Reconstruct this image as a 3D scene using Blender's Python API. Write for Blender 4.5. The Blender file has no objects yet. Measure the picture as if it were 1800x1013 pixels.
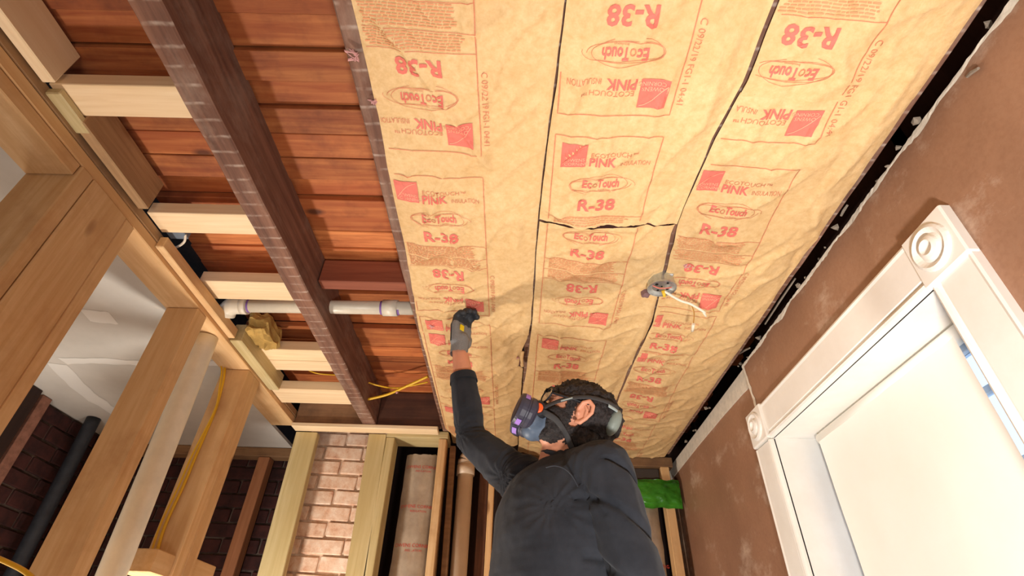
import bpy, bmesh, math, random
from mathutils import Vector, Matrix, noise
random.seed(7)
C = bpy.context.scene.collection
sc = bpy.context.scene
PI = math.pi
CZ = 1.6                     # camera height; all coordinates below are given relative to the camera and lifted by CZ
UP = Vector((0, 0, CZ))
V = Vector
# ------------------------------------------------------------------ camera
F_PX = 915.1394702
RY = V((-0.006967, 0.607, 0.7947)); RZ = V((0.0273, -0.794, 0.6073))
RY = V((892 - 900, 1205 - 506.5, F_PX)).normalized()
RZ = V((941 - 900, -692 - 506.5, F_PX)); RZ = (RZ - RY * RZ.dot(RY)).normalized()
RX = RY.cross(RZ)
if RX[0] < 0: RX = -RX
def cam2w(v): return V((RX.dot(v), RY.dot(v), RZ.dot(v)))
right = cam2w(V((1, 0, 0))); down = cam2w(V((0, 1, 0))); fwd = cam2w(V((0, 0, 1)))
cam = bpy.data.objects.new('camera', bpy.data.cameras.new('camera')); C.objects.link(cam)
M = Matrix((right, -down, -fwd)).transposed().to_4x4(); M.translation = UP
cam.matrix_world = M
cam.data.sensor_width = 36; cam.data.lens = F_PX / 1800 * 36; cam.data.clip_start = 0.02
sc.camera = cam
def ray(px, py): return cam2w(V((px - 900, py - 506.5, F_PX)))
def onz(px, py, z=1.06): d = ray(px, py); return d * (z / d[2])
def onx(px, py, x): d = ray(px, py); return d * (x / d[0])
def ony(px, py, y): d = ray(px, py); return d * (y / d[1])
def dep(px, py, d): return cam2w(V((px - 900, py - 506.5, F_PX))) * (d / F_PX)
# ------------------------------------------------------------------ world, lamps, exposure
sc.view_settings.view_transform = 'Standard'; sc.view_settings.look = 'None'
sc.view_settings.gamma = 1; sc.view_settings.use_curve_mapping = False
sc.view_settings.exposure = 0.20
w = bpy.data.worlds.new('sky'); sc.world = w; w.use_nodes = True
w.node_tree.nodes['Background'].inputs[0].default_value = (0.62, 0.78, 1.0, 1)
w.node_tree.nodes['Background'].inputs[1].default_value = 1.6
def area(name, loc, tgt, size, power, col):
    l = bpy.data.lights.new(name, 'AREA'); l.size = size; l.energy = power; l.color = col; l.shape = 'DISK'
    o = bpy.data.objects.new(name, l); C.objects.link(o); o.location = V(loc) + UP
    o.rotation_euler = (V(tgt) - V(loc)).to_track_quat('-Z', 'Y').to_euler(); return o
def point(name, loc, r, power, col):
    l = bpy.data.lights.new(name, 'POINT'); l.shadow_soft_size = r; l.energy = power; l.color = col
    o = bpy.data.objects.new(name, l); C.objects.link(o); o.location = V(loc) + UP; return o
point('work_lamp', (-1.12, 1.96, -0.62), 0.06, 74, (1.0, 0.945, 0.87))
area('room_lamp', (0.25, 0.15, -0.50), (0.78, 0.95, 0.85), 0.16, 15.0, (1.0, 0.97, 0.94)).data.spread = math.radians(125)
point('near_left_fill', (-0.40, -0.55, -0.55), 0.25, 22, (1.0, 0.95, 0.89))  # soft fill added to lift the near left framing, not a lamp of the room
point('next_room_fill', (-1.75, 1.5, -0.6), 0.15, 17, (1.0, 0.97, 0.92))  # added fill light that brightens the studs from the next room

# ------------------------------------------------------------------ materials
def S(r, g, b):
    f = lambda c: (c / 255 / 12.92) if c / 255 <= 0.04045 else ((c / 255 + 0.055) / 1.055) ** 2.4
    return (f(r), f(g), f(b), 1)
class NT:
    def __init__(s, name, rough=0.6, metal=0.0, spec=0.3):
        s.m = bpy.data.materials.new(name); s.m.use_nodes = True; s.t = s.m.node_tree
        s.b = s.t.nodes['Principled BSDF']; s.b.inputs['Roughness'].default_value = rough
        s.b.inputs['Metallic'].default_value = metal; s.b.inputs['Specular IOR Level'].default_value = spec
    def n(s, ty, **kw):
        nd = s.t.nodes.new(ty)
        for k, v in kw.items():
            if k.startswith('i_'):
                nd.inputs[k[2:].replace('_', ' ')].default_value = v
            else: setattr(nd, k, v)
        return nd
    def l(s, a, b): s.t.links.new(a, b)
    def coord(s, scale=(1, 1, 1), rand=True):
        tc = s.n('ShaderNodeTexCoord'); mp = s.n('ShaderNodeMapping'); mp.inputs['Scale'].default_value = scale
        if rand:
            oi = s.n('ShaderNodeObjectInfo'); ma = s.n('ShaderNodeMath', operation='MULTIPLY'); ma.inputs[1].default_value = 37.0
            s.l(oi.outputs['Random'], ma.inputs[0])
            va = s.n('ShaderNodeVectorMath', operation='ADD'); s.l(tc.outputs['Object'], va.inputs[0]); s.l(ma.outputs[0], va.inputs[1])
            s.l(va.outputs[0], mp.inputs['Vector'])
        else: s.l(tc.outputs['Object'], mp.inputs['Vector'])
        return mp.outputs[0]
    def noise(s, co, scale, detail=4, rough=0.6, dist=0.0):
        nd = s.n('ShaderNodeTexNoise'); nd.inputs['Scale'].default_value = scale; nd.inputs['Detail'].default_value = detail
        nd.inputs['Roughness'].default_value = rough; nd.inputs['Distortion'].default_value = dist
        s.l(co, nd.inputs['Vector']); return nd.outputs['Fac']
    def ramp(s, fac, stops):
        r = s.n('ShaderNodeValToRGB'); e = r.color_ramp.elements
        while len(e) < len(stops): e.new(0.5)
        for i, (p, c) in enumerate(stops): e[i].position = p; e[i].color = c if len(c) == 4 else (*c, 1)
        s.l(fac, r.inputs[0]); return r.outputs[0]
    def mix(s, fac, a, b, mode='MIX'):
        m = s.n('ShaderNodeMix', data_type='RGBA', blend_type=mode)
        for sock, v in ((m.inputs[0], fac), (m.inputs[6], a), (m.inputs[7], b)):
            if isinstance(v, (int, float)): sock.default_value = v
            elif isinstance(v, tuple): sock.default_value = v
            else: s.l(v, sock)
        return m.outputs[2]
    def col(s, c):
        if isinstance(c, tuple): s.b.inputs['Base Color'].default_value = c
        else: s.l(c, s.b.inputs['Base Color'])
    def bump(s, h, strength=0.3, dist=0.002):
        bp = s.n('ShaderNodeBump'); bp.inputs['Strength'].default_value = strength; bp.inputs['Distance'].default_value = dist
        s.l(h, bp.inputs['Height']); s.l(bp.outputs[0], s.b.inputs['Normal'])
G0 = (0, 0, 0, 1); G1 = (1, 1, 1, 1)
def wood(name, light, dark, axis, knots=0.5, rough=0.65, knotc=S(120, 70, 35), var=0.25, stain=None, tint=None):
    t = NT(name, rough)
    sca = [1, 1, 1]; sca['XYZ'.index(axis)] = 0.06
    co = t.coord(tuple(sca))
    g = t.noise(co, 60, 5, 0.6, 0.4)
    c = t.ramp(g, [(0.3, light), (0.72, dark)])
    big = t.noise(co, 9, 3, 0.5)
    c = t.mix(t.ramp(big, [(0.35, G0), (0.75, G1)]), c, dark)
    sca[ 'XYZ'.index(axis)] = 0.45
    ck = t.coord(tuple(sca))
    vo = t.n('ShaderNodeTexVoronoi'); vo.inputs['Scale'].default_value = 7.5; vo.inputs['Randomness'].default_value = 1; t.l(ck, vo.inputs['Vector'])
    kn = t.ramp(vo.outputs['Distance'], [(0.06, G1), (0.11 + 0.04 * knots, G0)])
    nd = t.mix(1.0, kn, (knots,) * 3 + (1,), 'MULTIPLY')
    c = t.mix(nd, c, knotc)
    if stain:
        st = t.noise(t.coord((1, 1, 1)), 5, 5, 0.65); c = t.mix(t.ramp(st, [(0.5, G0), (0.75, (0.75,) * 3 + (1,))]), c, stain)
    oi = t.n('ShaderNodeObjectInfo'); hs = t.n('ShaderNodeHueSaturation')
    mr = t.n('ShaderNodeMapRange'); mr.inputs[3].default_value = 1 - var; mr.inputs[4].default_value = 1 + var * 0.5
    t.l(oi.outputs['Random'], mr.inputs[0]); t.l(mr.outputs[0], hs.inputs['Value']); t.l(c, hs.inputs['Color'])
    t.col(hs.outputs[0]); t.bump(g, 0.25, 0.001); return t.m
PINE_L, PINE_D = S(232, 198, 150), S(208, 164, 112)
pine = {a: wood('pine_' + a, PINE_L, PINE_D, a, 0.75, var=0.10, stain=S(188, 142, 96)) for a in 'XYZ'}
pine_dirty = wood('dirty_pine', S(205, 170, 125), S(150, 115, 80), 'Y', 0.6, var=0.15, stain=S(110, 90, 75))
pine_pale = {a: wood('pale_pine_' + a, S(250, 226, 188), S(234, 202, 156), a, 0.2, var=0.05) for a in 'XYZ'}
treated = {a: wood('treated_pine_' + a, S(218, 202, 156), S(184, 162, 110), a, 0.6, var=0.1, knotc=S(140, 85, 45)) for a in 'XYZ'}
plank_m = wood('old_subfloor_plank', S(222, 142, 82), S(158, 78, 40), 'X', 0.8, knotc=S(60, 32, 25), var=0.35, stain=S(110, 52, 32))
oldbrown = {a: wood('old_brown_wood_' + a, S(120, 80, 60), S(78, 50, 40), a, 0.3, var=0.15, stain=S(60, 42, 36)) for a in 'XYZ'}
oldtan = wood('old_tan_board', S(170, 130, 92), S(130, 96, 66), 'X', 0.3, stain=S(90, 66, 50))
darkwood = wood('dark_old_wood', S(66, 42, 34), S(40, 26, 22), 'Z', 0.2)
def joist_mat():
    t = NT('old_joist', 0.75)
    co = t.coord((1, 0.06, 1)); g = t.noise(co, 45, 5, 0.6)
    c = t.ramp(g, [(0.3, S(140, 100, 80)), (0.7, S(92, 62, 50))])
    du = t.noise(t.coord((1, 0.5, 1)), 8, 6, 0.7)
    c = t.mix(t.ramp(du, [(0.48, G0), (0.75, (0.6,) * 3 + (1,))]), c, S(160, 138, 122))
    # pale plaster marks left by the lath, across the underside
    tc = t.n('ShaderNodeTexCoord'); sp = t.n('ShaderNodeSeparateXYZ'); t.l(tc.outputs['Object'], sp.inputs[0])
    wob = t.noise(t.coord((1, 1, 1), False), 7, 2); m1 = t.n('ShaderNodeMath', operation='MULTIPLY_ADD'); m1.inputs[1].default_value = 0.02
    t.l(wob, m1.inputs[0]); t.l(sp.outputs['Y'], m1.inputs[2])
    m2 = t.n('ShaderNodeMath', operation='DIVIDE'); m2.inputs[1].default_value = 0.046; t.l(m1.outputs[0], m2.inputs[0])
    m3 = t.n('ShaderNodeMath', operation='FRACT'); t.l(m2.outputs[0], m3.inputs[0])
    line = t.ramp(m3.outputs[0], [(0.0, G0), (0.08, G1), (0.14, G1), (0.24, G0)])
    line.node.color_ramp.interpolation = 'LINEAR'
    ge = t.n('ShaderNodeNewGeometry'); sn = t.n('ShaderNodeSeparateXYZ'); t.l(ge.outputs['Normal'], sn.inputs[0])
    lt = t.n('ShaderNodeMath', operation='LESS_THAN'); lt.inputs[1].default_value = -0.5; t.l(sn.outputs['Z'], lt.inputs[0])
    brk = t.ramp(t.noise(t.coord((1, 1, 1), False), 22, 3), [(0.40, G0), (0.70, (0.62,) * 3 + (1,))])
    k = t.mix(1.0, line, lt.outputs[0], 'MULTIPLY'); k = t.mix(1.0, k, brk, 'MULTIPLY')
    c = t.mix(k, c, S(205, 190, 175))
    t.col(c); t.bump(g, 0.4, 0.002); return t.m
joist_m = joist_mat()
def flat(name, col, rough=0.6, metal=0.0, spec=0.3, n=0.0, ns=20, bump=0.0, bscale=80, col2=None, alpha=None, trans=0.0):
    t = NT(name, rough, metal, spec)
    if n or col2:
        f = t.noise(t.coord((1, 1, 1)), ns, 5, 0.65)
        c2 = col2 or tuple(c * (1 - n) for c in col[:3]) + (1,)
        t.col(t.ramp(f, [(0.35, col), (0.68, c2)]))
    else: t.col(col)
    if bump: t.bump(t.noise(t.coord((1, 1, 1)), bscale, 3), bump, 0.002)
    if trans: t.b.inputs['Transmission Weight'].default_value = trans
    if alpha is not None: t.b.inputs['Alpha'].default_value = alpha
    return t.m
def paper_mat():
    t = NT('kraft_paper_facing', 0.62, 0, 0.25)
    co = t.coord((1, 1, 1), False)
    f = t.noise(co, 55, 6, 0.7); g = t.noise(co, 4, 3, 0.5)
    c = t.ramp(f, [(0.32, S(224, 192, 142)), (0.70, S(205, 167, 114))])
    c = t.mix(t.ramp(g, [(0.4, G0), (0.75, (0.35,) * 3 + (1,))]), c, S(198, 154, 98))
    t.col(c); t.bump(t.noise(co, 26, 5, 0.65), 0.6, 0.005); return t.m
paper_m = paper_mat()
print_strong = flat('red_print', S(222, 116, 100), 0.6, n=0.12, ns=90)
print_thin = flat('thin_red_print', S(214, 134, 98), 0.6, n=0.2, ns=60)
print_fine = flat('fine_red_print', S(216, 148, 104), 0.6)
print_pale = flat('paper_showing_in_print', S(238, 170, 138), 0.6)
fiber_m = flat('pink_fiberglass', S(220, 165, 160), 0.95, n=0.3, ns=60, bump=0.8, bscale=120)
drywall_m = flat('drywall', S(206, 200, 190), 0.8, col2=S(190, 184, 174), ns=2.5, bump=0.05)
compound_m = flat('joint_compound', S(226, 222, 214), 0.75)
def brownwall():
    t = NT('brown_paper_plaster', 0.45, 0, 0.35)
    co = t.coord((1, 1, 1), False)
    c = t.ramp(t.noise(co, 3.0, 6, 0.6), [(0.3, S(164, 124, 98)), (0.7, S(140, 104, 82))])
    c = t.mix(t.ramp(t.noise(t.coord((3, 1, 1.6), False), 3.4, 7, 0.72), [(0.54, G0), (0.70, (0.6,) * 3 + (1,))]), c, S(212, 192, 172))
    c = t.mix(t.ramp(t.noise(co, 90, 3, 0.6), [(0.4, G0), (0.8, (0.3,) * 3 + (1,))]), c, S(120, 75, 52))
    t.col(c); t.bump(t.noise(co, 40, 4), 0.15, 0.002); return t.m
brown_m = brownwall()
plaster_m = flat('broken_plaster', S(226, 214, 196), 0.9, n=0.2, ns=40, bump=0.8, bscale=60)
white_m = flat('cream_paint', S(240, 236, 228), 0.42, col2=S(232, 226, 216), ns=6, spec=0.4, bump=0.08)
shade_m = flat('roller_shade_fabric', S(246, 242, 234), 0.7, col2=S(240, 235, 224), ns=1.5)
steel_m = flat('galvanised_steel', S(206, 212, 212), 0.28, 0.85, bump=0.2, n=0.3, ns=60)
hole_m = flat('dark_hole', S(22, 20, 20), 0.8)
cable_m = flat('yellow_cable', S(226, 178, 36), 0.4, spec=0.5)
whitecable_m = flat('white_wire', S(225, 215, 195), 0.45)
pinkwire_m = flat('red_wire', S(220, 120, 105), 0.45)
pvc_m = flat('white_pvc', S(228, 220, 200), 0.35, spec=0.5, n=0.12, ns=15)
pvcold_m = flat('tan_pvc', S(216, 194, 168), 0.4, spec=0.4, n=0.1, ns=12)
purple_m = flat('purple_primer', S(130, 95, 165), 0.4)
iron_m = flat('dark_iron_pipe', S(62, 66, 74), 0.5, 0.3, n=0.3)
brick_dark = flat('dark_red_brick', S(74, 40, 36), 0.9, col2=S(44, 26, 26), ns=14, bump=0.6, bscale=50)
mortar_dark = flat('grey_mortar', S(104, 90, 82), 0.95, col2=S(60, 48, 44), ns=10, bump=0.8)
def brickpale():
    t = NT('whitewashed_brick', 0.85)
    co = t.coord((1, 1, 1)); f = t.noise(co, 18, 6, 0.7)
    c = t.ramp(f, [(0.26, S(186, 126, 100)), (0.42, S(222, 182, 152)), (0.66, S(240, 218, 196))])
    t.col(c); t.bump(t.noise(co, 45, 5, 0.7), 0.7, 0.004); return t.m
brick_pale = brickpale()
mortar_pale = flat('pale_mortar', S(222, 200, 176), 0.95, col2=S(184, 146, 120), ns=30, bump=0.9)
plastic_m = flat('clear_poly_sleeve', S(176, 160, 140), 0.08, spec=0.9, col2=S(140, 122, 104), ns=7, bump=0.9, bscale=14)
sleeveprint_m = flat('sleeve_red_print', S(196, 70, 60), 0.4)
green_m = flat('green_plastic_bag', S(88, 186, 52), 0.2, spec=0.8, col2=S(52, 130, 32), ns=9, bump=0.7, bscale=12)
floor_m = wood('floor_boards', S(150, 110, 78), S(110, 76, 50), 'Y', 0.2)
subwall_m = flat('dim_room_wall', S(178, 164, 148), 0.8, n=0.1)
skin_m = flat('skin', S(206, 142, 112), 0.5, spec=0.35, n=0.12, ns=30, bump=0.12)
ear_m = skin_m
def hairmat():
    t = NT('black_hair', 0.6, 0, 0.3); co = t.coord((1, 1, 1)); f = t.noise(co, 160, 4, 0.7)
    t.col(t.ramp(f, [(0.35, S(22, 18, 18)), (0.7, S(58, 50, 48))])); t.bump(f, 1.0, 0.004); return t.m
hair_m = hairmat()
def sweat():
    t = NT('charcoal_sweater', 0.95, 0, 0.15); co = t.coord((1, 1, 1), False)
    c = t.ramp(t.noise(co, 5, 5, 0.65), [(0.35, S(34, 36, 41)), (0.75, S(56, 57, 62))])
    t.b.inputs['Sheen Weight'].default_value = 0.06; t.b.inputs['Sheen Roughness'].default_value = 0.5
    t.col(c); t.bump(t.noise(co, 420, 2), 0.35, 0.001); return t.m
sweat_m = sweat()
denim_m = flat('dark_denim', S(44, 50, 66), 0.9, n=0.2)
glove_m = flat('grey_knit_glove', S(128, 128, 128), 0.85, n=0.2, ns=200, bump=0.4, bscale=300)
gloved_m = flat('dark_glove_palm_coating', S(52, 54, 58), 0.6, bump=0.3)
yellow_m = flat('yellow_glove_patch', S(226, 196, 30), 0.6)
rubber_m = flat('black_rubber', S(34, 34, 38), 0.55)
maskgrey_m = flat('blue_grey_facepiece', S(84, 96, 112), 0.45)
orange_m = flat('orange_valve', S(236, 96, 44), 0.45)
filter_m = flat('dark_filter_body', S(58, 56, 68), 0.45)
lilac_m = flat('purple_filter_label', S(150, 112, 190), 0.5)
strap_m = flat('strap_webbing', S(58, 56, 56), 0.85, bump=0.3, bscale=300)
strapprint_m = flat('pale_strap_lettering', S(150, 160, 158), 0.6)
pad_m = flat('grey_green_cradle', S(120, 128, 120), 0.5)
lens_m = flat('clear_lens', S(235, 235, 235), 0.05, spec=0.6, trans=0.92)
glass_m = flat('window_glass', S(240, 246, 252), 0.03, trans=1.0)
alum_m = flat('platform_aluminium', S(180, 182, 186), 0.4, 0.8)
tape_m = flat('grey_dust', S(170, 170, 172), 0.9)
# ------------------------------------------------------------------ builders
def newobj(name, me, parent=None, loc=None):
    o = bpy.data.objects.new(name, me); C.objects.link(o)
    if parent: o.parent = parent
    if loc is not None: o.location = loc
    return o
def tag(o, label=None, cat=None, group=None, kind=None):
    if label: o['label'] = label
    if cat: o['category'] = cat
    if group: o['group'] = group
    if kind: o['kind'] = kind
    return o
def root(name, loc, label, cat, group=None):
    o = bpy.data.objects.new(name, None); C.objects.link(o); o.location = V(loc) + UP; o.empty_display_size = 0.05
    return tag(o, label, cat, group)
def base(o):     # the camera-relative origin of the thing an object belongs to
    while o.parent: o = o.parent
    return V(o.location) - UP
def mesh(name, vs, fs, mats, parent=None, mi=None, smooth=False, origin=None):
    """vs camera-relative; top-level meshes get their origin at the base centre"""
    me = bpy.data.meshes.new(name)
    if parent is not None: org = base(parent)
    elif origin is not None: org = V(origin)
    else:
        xs = [v[0] for v in vs]; ys = [v[1] for v in vs]; zs = [v[2] for v in vs]
        org = V(((min(xs) + max(xs)) / 2, (min(ys) + max(ys)) / 2, min(zs)))
    me.from_pydata([(v[0] - org[0], v[1] - org[1], v[2] - org[2]) for v in vs], [], fs)
    if not isinstance(mats, (list, tuple)): mats = [mats]
    for m in mats: me.materials.append(m)
    if mi: me.polygons.foreach_set('material_index', mi)
    if smooth: me.polygons.foreach_set('use_smooth', [True] * len(me.polygons))
    me.update()
    return newobj(name, me, parent, None if parent is not None else org + UP)
def bmo(name, bm, mats, parent=None, smooth=False, origin=None):
    bmesh.ops.recalc_face_normals(bm, faces=bm.faces)
    vs = [v.co.copy() for v in bm.verts]
    for i, v in enumerate(bm.verts): v.index = i
    fs = [[v.index for v in f.verts] for f in bm.faces]; mi = [f.material_index for f in bm.faces]
    bm.free(); return mesh(name, vs, fs, mats, parent, mi, smooth, origin)
def addbox(bm, x0, x1, y0, y1, z0, z1, bev=0.0, mi=0, shear=None):
    g = bmesh.ops.create_cube(bm, size=1.0); vs = g['verts']
    for v in vs:
        v.co = V((x0 if v.co.x < 0 else x1, y0 if v.co.y < 0 else y1, z0 if v.co.z < 0 else z1))
    fs = set(f for v in vs for f in v.link_faces)
    for f in fs: f.material_index = mi
    if bev > 0:
        es = set(e for v in vs for e in v.link_edges)
        r = bmesh.ops.bevel(bm, geom=list(es), offset=bev, segments=1, affect='EDGES'); vs = r['verts']
        for f in r['faces']: f.material_index = mi
    return vs
def box(name, x0, x1, y0, y1, z0, z1, mat, parent=None, bev=0.003, lean=(0, 0)):
    bm = bmesh.new(); addbox(bm, x0, x1, y0, y1, z0, z1, bev)
    if lean != (0, 0):   # lean = shift of the foot relative to the top
        for v in bm.verts:
            k = (z1 - v.co.z) / (z1 - z0); v.co.x += lean[0] * k; v.co.y += lean[1] * k
    return bmo(name, bm, mat, parent)
def tube(bm, pts, r, seg=8, mi=0, caps=True, flat=None, wdir=None):
    pts = [V(p) for p in pts]; n = len(pts); rings = []; up = V((0.13, 0.21, 0.97))
    for i, p in enumerate(pts):
        t = (pts[min(i + 1, n - 1)] - pts[max(i - 1, 0)]).normalized()
        if wdir is not None: a = (wdir[i] if isinstance(wdir, list) else wdir); a = (a - t * a.dot(t)).normalized(); b = t.cross(a)
        else: a = t.cross(up if abs(t.dot(up)) < 0.95 else V((1, 0, 0))).normalized(); b = t.cross(a)
        rr = r[i] if isinstance(r, (list, tuple)) else r; fl = flat or 1.0
        rings.append([bm.verts.new(p + a * rr * math.cos(2 * PI * k / seg) + b * rr * fl * math.sin(2 * PI * k / seg)) for k in range(seg)])
    for i in range(n - 1):
        for k in range(seg):
            f = bm.faces.new((rings[i][k], rings[i][(k + 1) % seg], rings[i + 1][(k + 1) % seg], rings[i + 1][k])); f.material_index = mi; f.smooth = True
    if caps:
        for rg in (rings[0], rings[-1]):
            f = bm.faces.new(rg); f.material_index = mi
def smoothpts(P, n=8):
    P = [V(p) for p in P]; out = []
    for i in range(len(P) - 1):
        p0 = P[max(i - 1, 0)]; p1 = P[i]; p2 = P[i + 1]; p3 = P[min(i + 2, len(P) - 1)]
        for k in range(n):
            t = k / n; out.append(0.5 * ((2 * p1) + (-p0 + p2) * t + (2 * p0 - 5 * p1 + 4 * p2 - p3) * t * t + (-p0 + 3 * p1 - 3 * p2 + p3) * t ** 3))
    out.append(P[-1]); return out
def tubeobj(name, pts, r, mat, parent=None, seg=10, curve=True):
    bm = bmesh.new(); tube(bm, smoothpts(pts) if curve else pts, r, seg); o = bmo(name, bm, mat, parent)
    for p in o.data.polygons: p.use_smooth = len(p.vertices) == 4
    return o
def pn(x, y, z=0.0): return noise.noise(V((x, y, z)))
def lin(pts, t):
    if t <= pts[0][0]: return pts[0][1]
    for (a, b), (c, d) in zip(pts, pts[1:]):
        if t <= c: return b + (d - b) * (t - a) / (c - a)
    return pts[-1][1]

# ------------------------------------------------------------------ setting: shell
def struct(o): o['kind'] = 'structure'; return o
struct(box('floor', -2.5, 1.3, -1.7, 3.3, -1.68, -1.6, floor_m, bev=0))
struct(box('wall_front', -2.5, 1.3, -1.7, -1.6, -1.6, 1.45, subwall_m, bev=0))
struct(box('wall_back', -2.5, 1.3, 3.2, 3.3, -1.6, 1.45, darkwood, bev=0))
struct(box('ceiling_over_next_room', -2.45, -1.285, -1.6, 3.03, 1.062, 1.078, drywall_m, bev=0)).name = 'ceiling_left'
ceil = struct(bpy.data.objects.new('ceiling', None)); C.objects.link(ceil); ceil.location = V((-0.2, 1.2, 1.25)) + UP
box('roof_deck', -2.5, 1.3, -1.7, 3.3, 1.34, 1.36, darkwood, ceil, bev=0)
# subfloor planks seen from below, each one a piece
pw_ = 0.0845; k0 = -24
bm = bmesh.new(); addbox(bm, -1.2, 1.05, -pw_ / 2 + 0.0012, pw_ / 2 - 0.0012, 1.25, 1.275, 0.0015)
proto = bmo('plank', bm, plank_m, ceil); pm = proto.data
y0p = 0.588 - pw_ / 2
k = 0; yy = y0p - 10 * pw_
while yy < 3.0:
    o = proto if k == 0 else newobj('plank', pm, ceil)
    o.location = (random.uniform(-0.01, 0.01), yy, random.uniform(-0.0015, 0.0025)); o.rotation_euler = (random.uniform(-0.012, 0.012), 0, random.uniform(-0.0015, 0.0015))
    k += 1; yy += pw_
# --- right wall, window and casing
wr = struct(bpy.data.objects.new('wall_right', None)); C.objects.link(wr); wr.location = V((0.93, 1.2, -1.6)) + UP
XW = 0.915
bm = bmesh.new()
addbox(bm, XW, XW + 0.02, -1.6, 0.80, -1.6, 1.05); addbox(bm, XW, XW + 0.02, 0.80, 1.855, 0.74, 1.05)
addbox(bm, XW, XW + 0.02, 0.80, 1.855, -1.6, -0.62); addbox(bm, XW, XW + 0.02, 1.80, 1.855, -0.62, 0.74)
addbox(bm, 0.932, 0.95, 1.855, 3.2, -1.6, 1.05)
bmo('plaster_board', bm, brown_m, wr)
# torn pale strips along the top and down the cut edge
def torn(name, pts, wfun, xoff, th=0.006):
    """ragged strip on the wall plane through (y, z) points, hanging down / sideways by wfun"""
    vs = []; fs = []; n = len(pts)
    for i, (x, y, z, dy, dz) in enumerate(pts):
        a = wfun(i); b = 0.003 * (pn(i * 0.9, 3.1) + 0.3)
        o1 = V((x, y - dy * b, z - dz * b)); o2 = V((x, y + dy * a, z + dz * a))
        vs += [o1 + V((-0.5 * th * (0.5 + abs(pn(i * 0.7, 9))), 0, 0)), o2 + V((-0.0012, 0, 0)), o1 + V((0.002, 0, 0)), (o1 + o2) / 2 + V((-0.4 * th * (0.8 + pn(i * 0.5, 4)), 0, 0))]
    for i in range(n - 1):
        a = i * 4; b = a + 4
        fs += [(a, b, b + 3, a + 3), (a + 3, b + 3, b + 1, a + 1)]
    return mesh(name, vs, fs, plaster_m, wr)
NP = 150
ypt = [0.3 + (1.86 - 0.3) * i / NP for i in range(NP + 1)]
torn('torn_plaster_edge', [(XW, y, 1.05 + 0.004 * pn(y * 9, 1), 0, -1) for y in ypt], lambda i: 0.006 + 0.018 * max(0, pn(i * 0.11, 2) + 0.25) + 0.004 * pn(i * 0.9, 5), 0)
torn('torn_plaster_edge', [(XW, 1.857 - 0.02 * (1.05 - z) / 0.2 + 0.003 * pn(z * 50, 8), z, -1, 0) for z in [1.05 - 0.012 * i for i in range(18)]], lambda i: 0.014 + 0.008 * pn(i * 0.5, 7), 0)
bm = bmesh.new()
vs = [bm.verts.new(p) for p in [(0.928, 1.86, 1.052), (0.928, 3.19, 1.052), (0.928, 3.19, 0.982), (0.928, 2.6, 0.985), (0.928, 2.2, 0.98), (0.928, 1.95, 0.972), (0.928, 1.86, 0.965)]]
f = bm.faces.new(vs); r = bmesh.ops.extrude_face_region(bm, geom=[f])
for v in r['geom']:
    if isinstance(v, bmesh.types.BMVert): v.co.x += 0.008
bmo('bare_plaster_band', bm, plaster_m, wr)
# plaster keys and lath slivers in the gap above the board
bm = bmesh.new(); rr = random.Random(5)
for i in range(20):
    y = rr.uniform(0.35, 2.8); s = rr.uniform(0.003, 0.009)
    g = bmesh.ops.create_icosphere(bm, subdivisions=1, radius=s)
    o = V((rr.uniform(0.905, 0.925), y, 1.052 + rr.uniform(0, 0.02)))
    for v in g['verts']: v.co = V((v.co.x * rr.uniform(0.7, 1.8), v.co.y * rr.uniform(.6, 1.8), v.co.z)) * rr.uniform(0.7, 1.3) + o
for (a, b) in (((1398, 490), (1345, 570)), ((1478, 380), (1490, 360)), ((1720, 120), (1700, 135)), ((1318, 612), (1300, 622))):
    p = onx(*a, 0.905); q = onx(*b, 0.913); tube(bm, [p, (p + q) / 2 + V((0, 0, 0.002)), q], [0.003, 0.004, 0.003], 5)
tag(bmo('plaster_crumbs', bm, flat('dusty_plaster', S(150, 136, 120), .95, n=.4, ns=40), wr), kind='stuff')
# cavity behind the board
struct(box('wall_cavity', 1.0, 1.02, -1.6, 0.84, -1.6, 1.345, darkwood, bev=0)).name = 'wall_outer'
struct(box('wall_outer', 1.12, 1.14, 1.85, 3.2, -1.6, 1.345, darkwood, bev=0))
struct(box('wall_outer', 1.0, 1.02, 0.84, 1.85, 0.80, 1.345, darkwood, bev=0))
struct(box('wall_outer', 1.0, 1.02, 0.84, 1.85, -1.6, -0.72, darkwood, bev=0))
win = struct(bpy.data.objects.new('window_1', None)); C.objects.link(win); win.location = V((0.915, 1.33, -0.62)) + UP
YN, YF, ZT, ZB = 0.893, 1.765, 0.715, -0.6     # clear opening
cw = 0.125
def casing(axis, s0, s1, edge, sign, name='casing'):
    """profile (d from the inner edge outward, thickness) swept along y or z"""
    prof = [(0, 0), (0, 0.012), (0.004, 0.018), (0.010, 0.021), (0.016, 0.018), (0.019, 0.011), (0.023, 0.011), (0.027, 0.016), (0.112, 0.018), (0.119, 0.021), (0.125, 0.019), (0.125, 0)]
    vs = []; n = len(prof)
    for s in (s0, s1):
        for d, t in prof:
            if axis == 'y': vs.append(V((XW - t, s, edge + sign * d)))
            else: vs.append(V((XW - t, edge + sign * d, s)))
    fs = [(i, (i + 1) % n, n + (i + 1) % n, n + i) for i in range(n)] + [tuple(range(n)), tuple(range(2 * n - 1, n - 1, -1))]
    return mesh(name, vs, fs, white_m, win)
casing('y', YN - 0.003, YF + 0.003, ZT, 1); casing('z', ZB, ZT - 0.003, YN, -1); casing('z', ZB, ZT - 0.003, YF, 1)
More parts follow.
